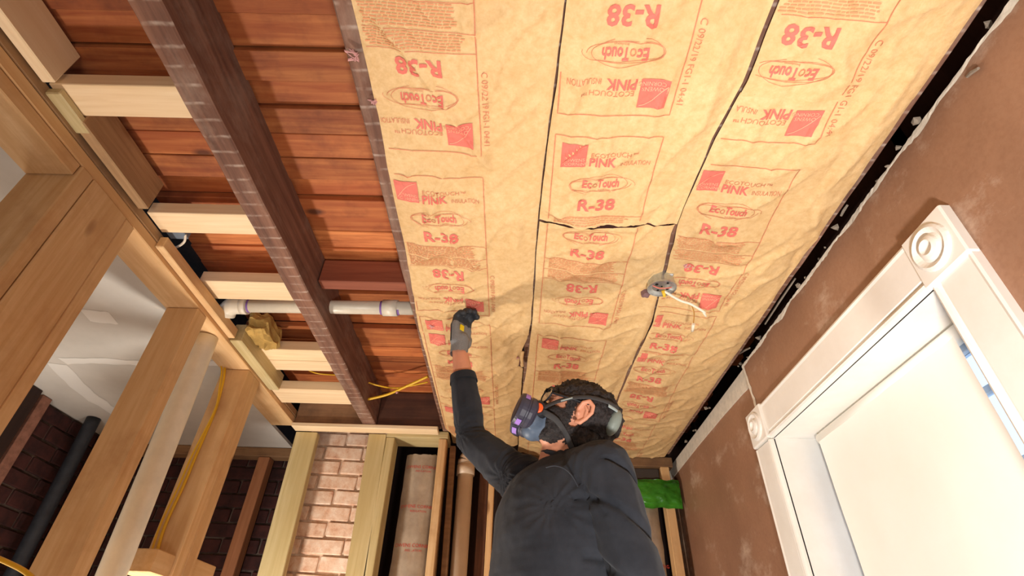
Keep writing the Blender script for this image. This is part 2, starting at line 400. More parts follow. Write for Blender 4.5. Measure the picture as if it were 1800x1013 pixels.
def corner_block(yc, zc, h):
    bm = bmesh.new(); addbox(bm, XW - 0.028, XW, yc - h, yc + h, zc - h, zc + h, 0.004)
    prof = [(0.050, 0.0), (0.048, 0.006), (0.042, 0.009), (0.036, 0.004), (0.031, 0.0005), (0.026, 0.004), (0.024, 0.010), (0.016, 0.014), (0.011, 0.006), (0.005, 0.003), (0.0, 0.003)]
    prof = [(r * h / 0.062, t) for r, t in prof]; seg = 28; prev = None
    for r, t in prof:
        ring = [bm.verts.new((XW - 0.028 - t, yc + r * math.cos(2 * PI * k / seg), zc + r * math.sin(2 * PI * k / seg))) for k in range(seg)] if r > 0 else [bm.verts.new((XW - 0.028 - t, yc, zc))]
        if prev:
            for k in range(seg):
                f = bm.faces.new((prev[k], prev[(k + 1) % seg], ring[(k + 1) % seg], ring[k]) if len(ring) > 1 else (prev[k], prev[(k + 1) % seg], ring[0])); f.smooth = True
        prev = ring
    o = bmo('corner_block', bm, white_m, win); return o
corner_block(YN - 0.062, ZT + 0.058, 0.066); corner_block(YF + 0.060, ZT + 0.066, 0.064)
bm = bmesh.new()
addbox(bm, XW - 0.004, 1.12, YN - 0.02, YN, ZB, ZT + 0.02); addbox(bm, XW - 0.004, 1.12, YF, YF + 0.02, ZB, ZT + 0.02)
addbox(bm, XW - 0.004, 1.12, YN, YF, ZT, ZT + 0.02); addbox(bm, XW - 0.03, 1.12, YN - 0.1, YF + 0.1, ZB - 0.03, ZB)
bmo('jamb', bm, white_m, win)
sash_m = flat('blue_white_sash', S(206, 216, 230), 0.4)
for a_ in ((YN, YN + 0.035, ZB, ZT), (YF - 0.07, YF, ZB, ZT)): box('stile', 1.075, 1.105, *a_, sash_m, win, bev=0.002)
for z in (ZB, 0.02, ZT - 0.05): box('rail', 1.075, 1.105, YN + 0.035, YF - 0.07, z, z + 0.05, sash_m, win, bev=0.002)
for z in (0.56, 0.40, 0.27, 0.14): box('muntin', 1.079, 1.101, YN + 0.035, YF - 0.07, z, z + 0.018, sash_m, win, bev=0.002)
box('pane', 1.088, 1.092, YN + 0.03, YF - 0.065, ZB + 0.05, ZT - 0.05, glass_m, win, bev=0)
struct(box('wall_outer', 1.0, 1.14, 1.842, 1.86, -1.6, 1.345, darkwood, bev=0)); struct(box('wall_outer', 1.0, 1.13, 0.83, 0.87, -1.6, 1.345, darkwood, bev=0))  # unseen closers added to keep sky light from leaking into the cavity
sh = root('roller_shade', (1.04, 1.35, -0.5), 'cream roller shade pulled down inside the white window casing', 'shade')
tubeobj('roller_tube', [(1.045, 1.000, 0.690), (1.045, 1.705, 0.690)], 0.022, shade_m, sh, 24, False)
bm = bmesh.new(); ny, nz = 24, 40; g = []
for i in range(nz + 1):
    z = 0.688 - 1.2 * i / nz
    g.append([bm.verts.new((1.026 + 0.0015 * pn(j * 0.3, i * 0.2) , 1.034 + 0.664 * j / ny, z)) for j in range(ny + 1)])
for i in range(nz):
    for j in range(ny): bm.faces.new((g[i][j], g[i][j + 1], g[i + 1][j + 1], g[i + 1][j])).smooth = True
addbox(bm, 1.019, 1.031, 1.034, 1.698, -0.54, -0.515, 0.002)
bmo('shade_fabric', bm, shade_m, sh)
brass_m = flat('dull_brass', S(190, 180, 150), 0.4, 0.5)
for ya_ in (0.989, 1.706): tubeobj('bracket', [(1.045, ya_, 0.69), (1.045, ya_ + 0.01, 0.69)], 0.014, brass_m, sh, 16, False); box('bracket_arm', 1.037, 1.053, ya_ + .002, ya_ + .008, 0.69, 0.7145, brass_m, sh, bev=0.001)

# --- brick walls: back of the chase, back and left of the next room
def brickwall(name, axis, pos, a0, a1, z0, z1, L, H, D, mat, mor, jit, back):
    r = struct(bpy.data.objects.new(name, None)); C.objects.link(r)
    r.location = (V((pos, (a0 + a1) / 2, z0)) if axis == 'x' else V(((a0 + a1) / 2, pos, z0))) + UP
    sgn = 1
    if axis == 'x': box('mortar', pos - 0.1, pos - 0.006, a0, a1, back, z1, mor, r, bev=0)
    else: box('mortar', a0, a1, pos + 0.006, pos + 0.1, back, z1, mor, r, bev=0)
    prot = {}
    k = 0; z = z1 - H
    rd = random.Random(name)
    while z > z0 - H:
        off = (L + 0.01) / 2 if k % 2 else 0.0; a = a0 - off + 0.002
        while a < a1 - 0.02:
            s = max(a, a0); e = min(a + L, a1)
            if e - s > 0.03:
                key = round(e - s, 3)
                if key not in prot:
                    bm = bmesh.new(); hl = (e - s) / 2
                    vs = addbox(bm, -hl, hl, -0.001, 0.03, 0, H - 0.011, 0.004)
                    for v in bm.verts: v.co += V((pn(v.co.x * 30, v.co.z * 40, key), pn(v.co.z * 33, v.co.x * 20, 3), pn(v.co.x * 25, v.co.y * 9, 5))) * jit
                    if axis == 'x':
                        for v in bm.verts: v.co = V((-v.co.y, v.co.x, v.co.z))
                    me = bpy.data.meshes.new('brick'); bmesh.ops.recalc_face_normals(bm, faces=bm.faces); bm.to_mesh(me); bm.free(); me.materials.append(mat); prot[key] = me
                o = newobj('brick', prot[key], r); d = rd.uniform(-0.003, 0.004)
                c = (s + e) / 2
                pcr = V((pos + 0.006 + d, c, z)) if axis == 'x' else V((c, pos - 0.006 - d, z))
                o.location = pcr + UP - V(r.location)
                o.rotation_euler = (rd.uniform(-.01, .01), rd.uniform(-.012, .012), rd.uniform(-.012, .012))
            a += L + 0.01
        z -= H; k += 1
    return r
brickwall('wall_chimney', 'y', 2.80, -1.13, -0.66, 0.30, 1.25, 0.20, 0.077, 0.05, brick_pale, mortar_pale, 0.006, -1.6)
brickwall('wall_next_room_back', 'y', 3.08, -2.4, -1.15, 0.20, 1.06, 0.20, 0.077, 0.05, brick_dark, mortar_dark, 0.004, -1.6)
brickwall('wall_left', 'x', -2.33, 2.0, 3.07, 0.20, 1.06, 0.20, 0.077, 0.05, brick_dark, mortar_dark, 0.004, -1.6)
struct(box('wall_left_plain', -2.45, -2.33, -1.6, 2.0, -1.6, 1.06, subwall_m, bev=0)).name = 'wall_left_near'

# ------------------------------------------------------------------ joists
def joist(x0, x1, label, y1=2.66):
    o = box('ceiling_joist', x0, x1, -1.6, y1, 1.06, 1.249, joist_m, bev=0.004)
    bm = bmesh.new(); bm.from_mesh(o.data)
    bmesh.ops.subdivide_edges(bm, edges=[e for e in bm.edges if abs(e.verts[0].co.y - e.verts[1].co.y) > 1], cuts=80)
    for v in bm.verts:
        if v.co.z < 0.05: v.co.x += 0.003 * pn(v.co.y * 5, x0 * 9) + 0.002 * pn(v.co.y * 31, x0); v.co.z += 0.0015 * pn(v.co.y * 17, x0 * 3)
    bm.to_mesh(o.data); bm.free(); return tag(o, label, 'joist', 'rough old ceiling joists')
JA = joist(-0.792, -0.722, 'dark brown rough ceiling joist standing free between the short pale blocks and the open bay')
joist(-0.378, -0.318, 'old brown joist with pale plaster marks along the left edge of the kraft paper')
joist(0.030, 0.088, 'old joist hidden behind the seam of first and second paper strips from the left', 2.9)
joist(0.440, 0.492, 'old joist behind the seam that passes the round metal ceiling box', 2.9)
joist(0.842, 0.881, 'brown joist edge beside the black gap above the brown wall', 2.9)
tag(box('rim_board', -1.15, -0.795, 2.60, 2.63, 1.06, 1.249, oldtan), 'tan rough board closing the far end of the narrow bay beside the stud wall', 'board')
tag(box('rim_board', -0.719, -0.38, 2.60, 2.63, 1.06, 1.249, oldbrown['X']), 'dark stained board closing the far end of the open bay, behind the yellow cable ends', 'board')
tag(box('ledger_strip', -1.155, -0.395, 2.583, 2.65, 1.036, 1.058, pine_pale['X']), 'bright thin ledger strip lying across the top of the chimney wall', 'board')
# old joist bridging block
bb = box('bridging_block', -0.718, -0.382, 1.475, 1.525, 1.135, 1.235, wood('red_brown_block', S(178, 106, 76), S(138, 76, 56), 'X', 0.5)); tag(bb, 'reddish brown bridging block nailed between the two old joists above the white drain pipe', 'block')

# ------------------------------------------------------------------ short blocks to the left of the free joist
blk = [(0.711, 0.801, 1.13, 'nearest pale flat block, touching the small green shim', 0), (1.144, 1.234, 1.13, 'second nearest pale flat block, above the grey electrical box', 0),
       (1.486, 1.596, 1.13, 'third nearest pale flat block, just before the white drain pipe elbow', 0), (1.964, 2.058, 1.13, 'front board of the doubled pale block behind the drain pipe', 0),
       (2.062, 2.152, 1.13, 'rear board of the doubled pale block behind the drain pipe', 0), (2.245, 2.397, 1.08, 'widest flat pine block, next to the tan rim board', 0)]
for (a, b, z, lab, _) in blk:
    tag(box('blocking', -1.152, -0.793, a, b, z, z + 0.045, pine_pale['X'], bev=0.002), lab, 'block', 'short blocks between stud wall and free joist')
# ------------------------------------------------------------------ left stud wall
XL0, XL1 = -1.285, -1.157
tag(box('top_plate', XL0, XL1, -1.5, 2.64, 1.06, 1.096, pine['Y']), 'long pine top plate running over the studs of the open wall', 'plate')
tag(box('top_plate', XL0, XL1 + 0.001, -1.5, 2.64, 1.097, 1.132, pine_dirty), 'grimy second top plate resting on the lower pine plate', 'plate')
def edgeboard(y0, y1, z0, z1, x0, x1, mat, lab, cham=0):
    o = box('edge_board', x0, x1, y0, y1, z0, z1, mat)
    return tag(o, lab, 'board')
edgeboard(-0.6, 0.70, 1.115, 1.234, -1.15, -1.118, pine_pale['Y'], 'pale board on edge over the top plate, nearest to the camera')
edgeboard(0.805, 1.112, 1.11, 1.222, -1.15, -1.118, pine_dirty, 'short spotted board on edge over the top plate, between the two nearest pale blocks')
edgeboard(1.24, 1.79, 1.075, 1.118, -1.155, -1.128, pine['Y'], 'thin orange strip nailed along the top plate below the third block')
edgeboard(1.80, 2.24, 1.07, 1.15, -1.154, -1.105, treated['Y'], 'greenish board on edge beside the torn yellow insulation')
tag(box('shim', -1.158, -1.120, 0.722, 0.84, 1.108, 1.129, treated['Y']), 'small green tinted shim under the nearest pale block', 'shim')
def stud(x0, x1, y0, y1, z1, lab, mat=None, lean=(0, 0), group='wall studs', z0=-1.6):
    k = (z1 - z0) / 0.7
    return tag(box('wall_stud', x0, x1, y0, y1, z0, z1, mat or pine['Z'], lean=(lean[0] * k, lean[1] * k)), lab, 'stud', group)
g1 = 'studs of the open left wall'
stud(XL0 - .005, XL1 + .004, 0.905, 0.948, 1.059, 'spotted stud at the near side of the wide corner post', group=g1)
stud(-1.245, XL1 + .006, 0.950, 1.098, 1.059, 'widest knotty stud turned flat in the middle of the corner post', group=g1)
stud(XL0, XL1 + .004, 1.100, 1.142, 1.059, 'stud at the far side of the wide corner post, before the drywall opening', group=g1)
stud(XL0 + .01, XL1, 1.556, 1.620, 1.059, 'knotty brown stud just left of the long vertical white pipe', group=g1)
stud(XL0 + .01, XL1, 2.022, 2.078, 1.059, 'stud with the yellow cable stapled to its face', group=g1)
stud(XL0 + .01, XL1, 2.080, 2.145, 1.059, 'stud doubled behind the one that carries the yellow cable', group=g1)
# header piece under the plate near the corner post
tag(box('wall_header', XL0, XL1 - 0.002, -1.5, 0.903, 1.02, 1.059, pine['Y']), 'flat pine header running forward from the wide corner post', 'header')
for (px, py, x0, x1, lab) in ((270, 968, 1.90, 2.018, 'pale offcut block between vertical white pipe and cable stud'), (350, 990, 2.15, 2.32, 'pale offcut block behind the doubled stud')):
    p = onx(px, py, -1.2)
    tag(box('offcut_block', -1.275, -1.165, x0, x1, p.z - 0.07, p.z, pine['Y']), lab, 'block')
# next room: far plate and stud, dark trim by the brick
tag(box('far_plate', -2.3, -1.16, 2.975, 3.05, 1.008, 1.06, oldtan), 'tan plate along the top of the dark brick wall in the next room', 'plate')
stud(-1.465, -1.40, 2.98, 3.05, 1.007, 'slim brown stud against the dark brick wall of the next room', wood('far_stud', S(190, 132, 92), S(150, 98, 66), 'Z', .4), lean=(0.0, 0), group='studs on the back wall')
p = onx(20, 760, -2.29)
tag(box('dark_board', -2.30, -2.26, 2.12, 2.30, -1.6, 1.06, darkwood), 'dark vertical board on the brick wall at the far left', 'board')
tag(box('brick_pier_edge', -2.318, -2.285, 2.34, 2.40, -1.6, 1.06, flat('dusty_brick_edge', S(150, 104, 86), 0.9, n=0.4, ns=30)), 'dusty pinkish strip of brick edge beside the dark board', 'pier')
tubeobj('iron_pipe', [(-2.22, 2.62, 1.061), (-2.22, 2.64, 0.3), (-2.22, 2.66, -1.6)], 0.033, iron_m, None, 16); tag(bpy.data.objects['iron_pipe'], 'dark grey vertical pipe in front of the left brick wall', 'pipe')
tag(box('dark_board', -2.27, -2.16, 2.80, 2.86, -1.6, 1.06, darkwood), 'dark upright board between the iron pipe and the brick corner', 'board')
# joint compound smears on the next room ceiling
def smear(pts, wd, name='joint_compound', z=1.0608):
    bm = bmesh.new(); P = smoothpts([onz(a, b, z) for a, b in pts], 6)
    tube(bm, P, [wd * (0.75 + 0.4 * pn(i * 0.6, wd * 50)) for i in range(len(P))], 8, flat=0.012, wdir=V((0.3, 1, 0)))
    return bmo(name, bm, compound_m, bpy.data.objects['ceiling_left'])
smear([(110, 635), (180, 635), (260, 640)], 0.035); smear([(100, 640), (150, 690), (210, 730)], 0.05); smear([(330, 640), (400, 640), (430, 650)], 0.03); smear([(150, 555), (200, 560)], 0.05)
# ------------------------------------------------------------------ back framing
g2 = 'framing in front of the chimney'
stud(-1.150, -1.036, 2.652, 2.70, 1.035, 'greenish treated stud at the left side of the pale brick', treated['Z'], lean=(0.012, 0), group=g2)
stud(-0.764, -0.672, 2.652, 2.70, 1.035, 'greenish treated stud with wavy grain at the right side of the pale brick', treated['Z'], lean=(0.022, 0), group=g2)
stud(-0.668, -0.625, 2.652, 2.76, 1.018, 'pale stud forming the left side of the narrow framed box', treated['Z'], lean=(0.006, 0), group=g2)
stud(-0.392, -0.353, 2.652, 2.76, 1.018, 'pale stud forming the right side of the narrow framed box', pine['Z'], lean=(0.008, 0), group=g2)
tag(box('box_header', -0.67, -0.345, 2.652, 2.79, 1.02, 1.058, treated['X']), 'flat header over the narrow framed box with the wrapped insulation', 'header')
stud(-0.337, -0.307, 2.70, 2.735, 1.0, 'slim grey brown strip of wood left of the large tan drain pipe', oldtan, lean=(0.02, 0), group=g2)
stud(-0.124, -0.094, 2.75, 2.80, 0.98, 'orange brown stud behind the worker, right of the large tan drain pipe', pine['Z'], group=g2)
stud(0.828, 0.875, 2.93, 3.0, 1.0, 'right end stud next to the brown wall, crossed by the green bag', pine['Z'], group=g2)
tag(box('back_plate', -0.1, 0.90, 2.93, 3.02, 1.0, 1.055, oldtan), 'tan plate at the far end of the papered ceiling, above the green bag', 'plate')
tag(box('backing_board', -0.176, -0.127, 2.80, 2.83, -1.6, 0.92, oldbrown['Z']), 'dark brown panel between tan drain pipe and orange brown stud', 'panel')
tag(box('backing_board', -0.30, 0.828, 3.10, 3.12, -1.6, 1.0, darkwood), 'dark panel closing the back of the wall behind the worker', 'panel')
tag(box('backing_board', 0.66, 0.825, 2.97, 2.99, 0.90, 1.0, flat('dim_grey_board', S(84, 74, 68), 0.8)), 'grey brown board between tan plate and green bag', 'panel')
# wrapped wall insulation
def sleeve(x0, x1, y, z0, z1, lab, seed, words):
    r = root('wrapped_insulation', ((x0 + x1) / 2, y, z0), lab, 'insulation')
    nx, nz = 18, 90; vs = []; fs = []
    def sy(x, z):
        u = (x - x0) / (x1 - x0); return y - 0.03 * math.sin(PI * min(1, max(0, u))) ** 0.6 + 0.006 * pn(x * 22, z * 9, seed) + 0.003 * pn(x * 60, z * 25, seed)
    for i in range(nz + 1):
        z = z0 + (z1 - z0) * i / nz
        for j in range(nx + 1):
            x = x0 + (x1 - x0) * j / nx; vs.append((x + 0.004 * pn(z * 12, j * .2, seed), sy(x, z), z + (0.008 * pn(x * 60, 1, seed) if i == nz else 0)))
    for i in range(nz):
        for j in range(nx): a = i * (nx + 1) + j; fs.append((a, a + 1, a + nx + 2, a + nx + 1))
    mesh('poly_sleeve', vs, fs, plastic_m, r, smooth=True)
    bm = bmesh.new(); addbox(bm, x0 + .012, x1 - .012, y + .01, y + .06, z0, z1 + 0.012, 0.01)
    bmesh.ops.subdivide_edges(bm, edges=bm.edges[:], cuts=5, use_grid_fill=True)
    for v in bm.verts: v.co += V((0, pn(v.co.x * 30, v.co.z * 30) * .01, pn(v.co.x * 45, v.co.y * 20, seed) * 0.016))
    bmo('fiberglass', bm, flat('cream_fiberglass', S(222, 204, 170), 0.95, n=0.25, ns=50, bump=0.7), r)
    for (zc, t) in words:
        PR = Printer(lambda X, Y, e: V((X, sy(X, Y) - 0.0012 - e, Y)), (x0 + .01, x1 - .01), lambda q: True)
        PR.text(t, 0.022, 0.42 * x0 + 0.58 * x1, zc, 0, up=1, center=True); PR.text('INSULATION', 0.014, 0.42 * x0 + .58 * x1, zc - 0.02, 0, up=1, center=True)
        PR.out('printed_lettering', sleeveprint_m, r)
# ------------------------------------------------------------------ text helper
_tc = {}
def textmesh(s, size, bold):
    key = (s, bold)
    if key not in _tc:
        cu = bpy.data.curves.new('t', 'FONT'); cu.body = s; cu.size = 1.0; cu.resolution_u = 2; cu.offset = 0.028 if bold else 0.0
        o = bpy.data.objects.new('t', cu); C.objects.link(o); dg = bpy.context.evaluated_depsgraph_get()
        me = bpy.data.meshes.new_from_object(o.evaluated_get(dg)); bm = bmesh.new(); bm.from_mesh(me)
        bmesh.ops.triangulate(bm, faces=bm.faces)
        if bold:
            for _ in range(2):
                bmesh.ops.subdivide_edges(bm, edges=[e for e in bm.edges if e.calc_length() > 0.25], cuts=1)
                bmesh.ops.triangulate(bm, faces=bm.faces)
        bm.verts.ensure_lookup_table()
        vs = [(v.co.x, v.co.y) for v in bm.verts]; fs = [tuple(v.index for v in f.verts) for f in bm.faces]
        bm.free(); bpy.data.objects.remove(o); bpy.data.curves.remove(cu); bpy.data.meshes.remove(me)
        wd = max(v[0] for v in vs); _tc[key] = (vs, fs, wd)
    return _tc[key]
class Printer:
    """collects flat print; mp maps sheet (X, Y, lift) to a point on the paper"""
    def __init__(s, mp, xr, ok): s.mp = mp; s.vs = []; s.fs = []; s.mi = []; s.ok = ok
    def add(s, P, F, mi, lift=0.0):
        keep = [s.ok(p) for p in P]; b = len(s.vs); s.vs += [s.mp(p[0], p[1], lift) for p in P]
        for f in F:
            if all(keep[i] for i in f): s.fs.append(tuple(b + i for i in f)); s.mi.append(mi)
    def text(s, t, size, x, y, mi, up=-1, flip=1, bold=False, center=False, lift=0.0, width=None, vert=False, slant=0.0):
        vs, fs, wd = textmesh(t, size, bold); kx = size if width is None else width / wd
        off = wd / 2 if center else 0
        P = []
        for a, b in vs:
            gx = (a - off + slant * b) * kx; gy = b * size
            P.append((x + gy, y + gx) if vert else (x + flip * gx, y + flip * up * gy))
        s.add(P, fs, mi, lift)
    def rect(s, x0, x1, y0, y1, mi, lift=0.0, n=8, bend=None):
        P = []; F = []
        for i in range(n + 1):
            for j in range(n + 1): P.append((x0 + (x1 - x0) * j / n, y0 + (y1 - y0) * i / n))
        for i in range(n):
            for j in range(n): a = i * (n + 1) + j; F.append((a, a + 1, a + n + 2, a + n + 1))
        s.add(P, F, mi, lift)
    def line(s, pts, w, mi, lift=0.0, step=0.012):
        Q = []
        for (a, b), (c, d) in zip(pts, pts[1:]):
            L = math.hypot(c - a, d - b); n = max(1, int(L / step))
            for k in range(n): Q.append((a + (c - a) * k / n, b + (d - b) * k / n))
        Q.append(pts[-1]); P = []
        for i, q in enumerate(Q):
            a = Q[max(i - 1, 0)]; b = Q[min(i + 1, len(Q) - 1)]; L = math.hypot(b[0] - a[0], b[1] - a[1]) or 1
            nx, ny = -(b[1] - a[1]) / L * w / 2, (b[0] - a[0]) / L * w / 2
            P += [(q[0] - nx, q[1] - ny), (q[0] + nx, q[1] + ny)]
        s.add(P, [(2 * i, 2 * i + 1, 2 * i + 3, 2 * i + 2) for i in range(len(Q) - 1)], mi, lift)
    def out(s, name, mats, parent):
        use = sorted(set(i for f in s.fs for i in f)); mp = {a: b for b, a in enumerate(use)}
        return mesh(name, [s.vs[i] for i in use], [tuple(mp[i] for i in f) for f in s.fs], mats, parent, s.mi)
sleeve(-0.575, -0.40, 2.80, -1.6, 0.975, 'clear wrapped insulation with red print inside the narrow framed box', 3.3, [(0.90, 'OWENS CORNING'), (0.70, 'OWENS CORNING'), (0.52, 'OWENS CORNING'), (0.34, 'OWENS CORNING')])
sleeve(0.62, 0.80, 3.0, -1.6, 0.80, 'clear wrapped insulation hanging below the green bag', 8.1, [(0.50, 'OWENS CORNING')])
# green bag
bm = bmesh.new(); n1, n2 = 26, 16; g = []
for i in range(n2 + 1):
    row = []
    for j in range(n1 + 1):
        u, v = j / n1, i / n2; x = 0.58 + 0.335 * u; z = 0.925 - 0.15 * v
        b = (math.sin(PI * u) * math.sin(PI * v)) ** 0.5
        row.append(bm.verts.new((x + 0.004 * pn(v * 6, u * 3), 2.925 - 0.028 * b - 0.012 * abs(pn(u * 5, v * 4, 2)) + 0.006 * pn(u * 14, v * 9), z + 0.006 * pn(u * 7, v * 2, 5))))
    g.append(row)
for i in range(n2):
    for j in range(n1): bm.faces.new((g[i][j], g[i][j + 1], g[i + 1][j + 1], g[i + 1][j])).smooth = True
r = bmesh.ops.solidify(bm, geom=bm.faces[:], thickness=0.004)
tag(bmo('green_bag', bm, green_m, None, True), 'bright green plastic bag tacked on the studs right of the worker', 'bag')

# ------------------------------------------------------------------ kraft faced insulation
XE = {1: ([(0.4, -.338), (.73, -.336), (.96, -.345), (1.2, -.346), (1.66, -.366), (1.98, -.362), (2.6, -.358), (2.66, -.335), (2.9, -.335)], [(.4, .078), (.6, .07), (.88, .056), (1.1, .051), (1.56, .051), (1.7, .042), (1.78, .024), (1.90, .006), (1.93, .030), (2.2, .026), (2.9, .02)]),
      2: ([(.4, .083), (.6, .075), (.88, .060), (1.1, .055), (1.56, .056), (1.8, .050), (1.9, .046), (2.2, .032), (2.9, .024)], [(.4, .470), (.62, .471), (.765, .452), (1.03, .444), (1.1, .440), (1.28, .458), (1.4, .468), (1.56, .484), (1.92, .468), (2.2, .466), (2.9, .46)]),
      3: ([(.4, .484), (.62, .484), (.765, .464), (1.0, .449), (1.05, .449), (1.28, .468), (1.4, .476), (1.56, .490), (1.92, .478), (2.2, .474), (2.9, .465)], [(0.4, .861), (1.2, .860), (2.9, .858)])}
def px2(*pts): return [(onz(a, b, 1.055)[0], onz(a, b, 1.055)[1]) for a, b in pts]
# creases: polyline, depth, half width
CR = {1: [(px2((662, 30), (720, 90), (780, 170), (860, 285)), .009, .010), (px2((745, 340), (800, 420), (850, 470)), .005, .008), (px2((690, 60), (850, 150)), .004, .03),
          (px2((720, 520), (800, 555)), -.006, .014), (px2((830, 545), (945, 590)), .008, .016), (px2((878, 640), (912, 632)), .022, .018), (px2((880, 610), (925, 590)), -.008, .015), (px2((730, 545), (790, 555)), .007, .012), (px2((828, 570), (900, 565)), -.006, .012), (px2((720, 460), (790, 530)), .005, .01)],
      2: [(px2((985, 150), (960, 300)), .004, .02), (px2((1060, 80), (1010, 200)), -.005, .02), (px2((1020, 20), (1100, 130)), .004, .02), (px2((1290, 60), (1230, 220)), .006, .022), (px2((1180, 330), (1130, 400)), -.006, .02), (px2((960, 360), (1020, 385), (1115, 398)), .008, .012),
          (px2((1140, 500), (1010, 470)), .004, .016), (px2((1150, 520), (1110, 640)), .008, .014), (px2((1130, 600), (1080, 690)), -.008, .014), (px2((1160, 440), (1080, 500)), .005, .014)],
      3: [(px2((1560, 90), (1430, 160)), .005, .02), (px2((1600, 120), (1450, 330)), .006, .02), (px2((1500, 220), (1400, 400)), -.006, .02), (px2((1430, 380), (1330, 470)), .006, .018), (px2((1170, 500), (1290, 600)), .004, .015), (px2((1180, 610), (1290, 560)), .005, .014),
          (px2((1420, 350), (1440, 440)), .005, .015), (px2((1200, 500), (1300, 530)), -.004, .014), (px2((1400, 440), (1370, 520)), -.006, .014)]}
def segd(p, a, b):
    ax, ay = a; bx, by = b; dx, dy = bx - ax, by - ay; t = max(0, min(1, ((p[0] - ax) * dx + (p[1] - ay) * dy) / (dx * dx + dy * dy)))
    return math.hypot(p[0] - ax - t * dx, p[1] - ay - t * dy)
def pz(s, x, y, piece=0):
    xl, xr = lin(XE[s][0], y), lin(XE[s][1], y); u = max(0.0, min(1.0, (x - xl) / (xr - xl))); e = 4 * u * (1 - u)
    k = min(1.0, e * 2.2)
    z = 1.054 - 0.014 * e ** 0.7
    z += k * (0.014 * pn(x * 5, y * 3.2, s * 7) + 0.0065 * pn(x * 12 + y * 5, y * 6 - x * 3, s * 3))
    rd = 1 - abs(pn(x * 8 + y * 6, y * 3.4 - x * 3, s * 5 + 2)) * 2.4; z -= k * 0.009 * max(0, rd) ** 4
    rd = 1 - abs(pn(x * 14 - y * 9, y * 7 + x * 6, s * 5 + 9)) * 2.6; z -= k * 0.0030 * max(0, rd) ** 4
    z += 0.002 * pn(y * 14, s * 3.3, 5) * (1 - k)
    for d in (x - xl - 0.030, xr - 0.030 - x):           # folded stapling flange
        z += 0.0025 * math.exp(-abs(d) / 0.0035)
    for pts, dp, hw in CR[s]:
        if min(p[1] for p in pts) - 0.08 < y < max(p[1] for p in pts) + 0.08:
            dd = min(segd((x, y), a, b) for a, b in zip(pts, pts[1:])); z -= 1.5 * dp * math.exp(-dd / hw)
    z -= 0.010 * piece
    d = math.hypot(x + 0.20, y - 1.49); z += 0.016 * math.exp(-(d / 0.05) ** 2)
    return min(z, 1.057)
PIECES = [  # strip, y0, y1, piece level, label
    (1, 0.2, 1.665, 0.4, 'left strip of printed kraft paper insulation, the near piece that the gloved hand presses'),
    (1, 1.655, 2.80, 0.0, 'left strip of printed kraft paper insulation, the far piece behind the forearm'),
    (2, 0.2, 1.052, 0.35, 'middle paper strip, near piece ending at the ragged cross seam'),
    (2, 1.061, 2.92, 0.0, 'middle paper strip, far piece running from the ragged cross seam to above the worker head'),
    (3, 0.2, 0.652, 0.35, 'right paper strip, small nearest piece at the top of the picture'),
    (3, 0.648, 1.775, 0.15, 'right paper strip, the middle piece beside the round metal ceiling box'),
    (3, 1.765, 2.92, 0.0, 'right paper strip, the far piece ending above the green bag')]
STARTS = {1: [(0.195, 0, 9), (0.895, 0, 9), (1.555, 0, 1.665), (1.655, 1.655, 9), (2.285, 0, 9)], 2: [(0.08, 0, 9), (0.757, 0, 1.056), (0.955, 1.061, 9), (1.655, 0, 9), (2.33, 0, 9)],
          3: [(0.115, 0, 0.652), (0.145, 0.648, 9), (0.842, 0, 9), (1.492, 0, 1.775), (1.752, 1.765, 9), (2.42, 0, 9)]}
BX = {1: -0.352, 2: 0.080, 3: 0.437}
STR, THN, PAL, FIN = 0, 1, 2, 3
def group(PR, x0, y0, rv, clip):
    W, Ht = 0.255, 0.62; f = -1 if rv else 1
    X = lambda a: x0 + (W - a if rv else a); Y = lambda b: y0 + (Ht - b if rv else b)
    lw = 0.0022
    def rect(a0, a1, b0, b1, mi, lift=0): PR.rect(min(X(a0), X(a1)), max(X(a0), X(a1)), min(Y(b0), Y(b1)), max(Y(b0), Y(b1)), mi, lift)
    rect(0.018, 0.080, 0.020, 0.088, STR)
    PR.line([(X(0.022 + 0.054 * t), Y(0.076 - 0.050 * math.sin(t * PI / 2))) for t in [i / 8 for i in range(9)]], 0.0016, PAL, 0.0011)
    PR.text('OWENS', 0.0135, X(0.028), Y(0.070), PAL, flip=f, lift=0.0009, bold=False); PR.text('CORNING', 0.0130, X(0.026), Y(0.082), PAL, flip=f, lift=0.0009)
    PR.text('ECOTOUCH\u2122', 0.018, X(0.090), Y(0.060), THN, flip=f)
    PR.text('PINK', 0.036, X(0.088), Y(0.088), STR, flip=f, bold=True, width=0.068); PR.text('INSULATION', 0.020, X(0.166), Y(0.088), THN, flip=f, width=0.075)
    PR.text('Ec', 0.038, X(0.078), Y(0.158), STR, flip=f, bold=True, width=0.026)
    PR.text('o', 0.038, X(0.1045), Y(0.158), THN, flip=f, width=0.014); PR.text('Touch', 0.038, X(0.119), Y(0.158), STR, flip=f, bold=True, width=0.056)
    PR.text('Insulation', 0.008, X(0.122), Y(0.168), THN, flip=f)
    for q, (rx, ry, dx, dy) in enumerate(((0.080, 0.026, 0, 0), (0.086, 0.023, 0.004, 0.002), (0.074, 0.030, -0.004, 0.001))):
        PR.line([(X(0.127 + dx + rx * math.cos(a)), Y(0.148 + dy + ry * math.sin(a) * (1 + 0.15 * math.cos(a * 2 + q)))) for a in [2 * PI * i / 30 + q for i in range(27)]], 0.0011, THN)
    PR.text('R-38', 0.056, X(0.073), Y(0.240), STR, flip=f, bold=True, width=0.103)
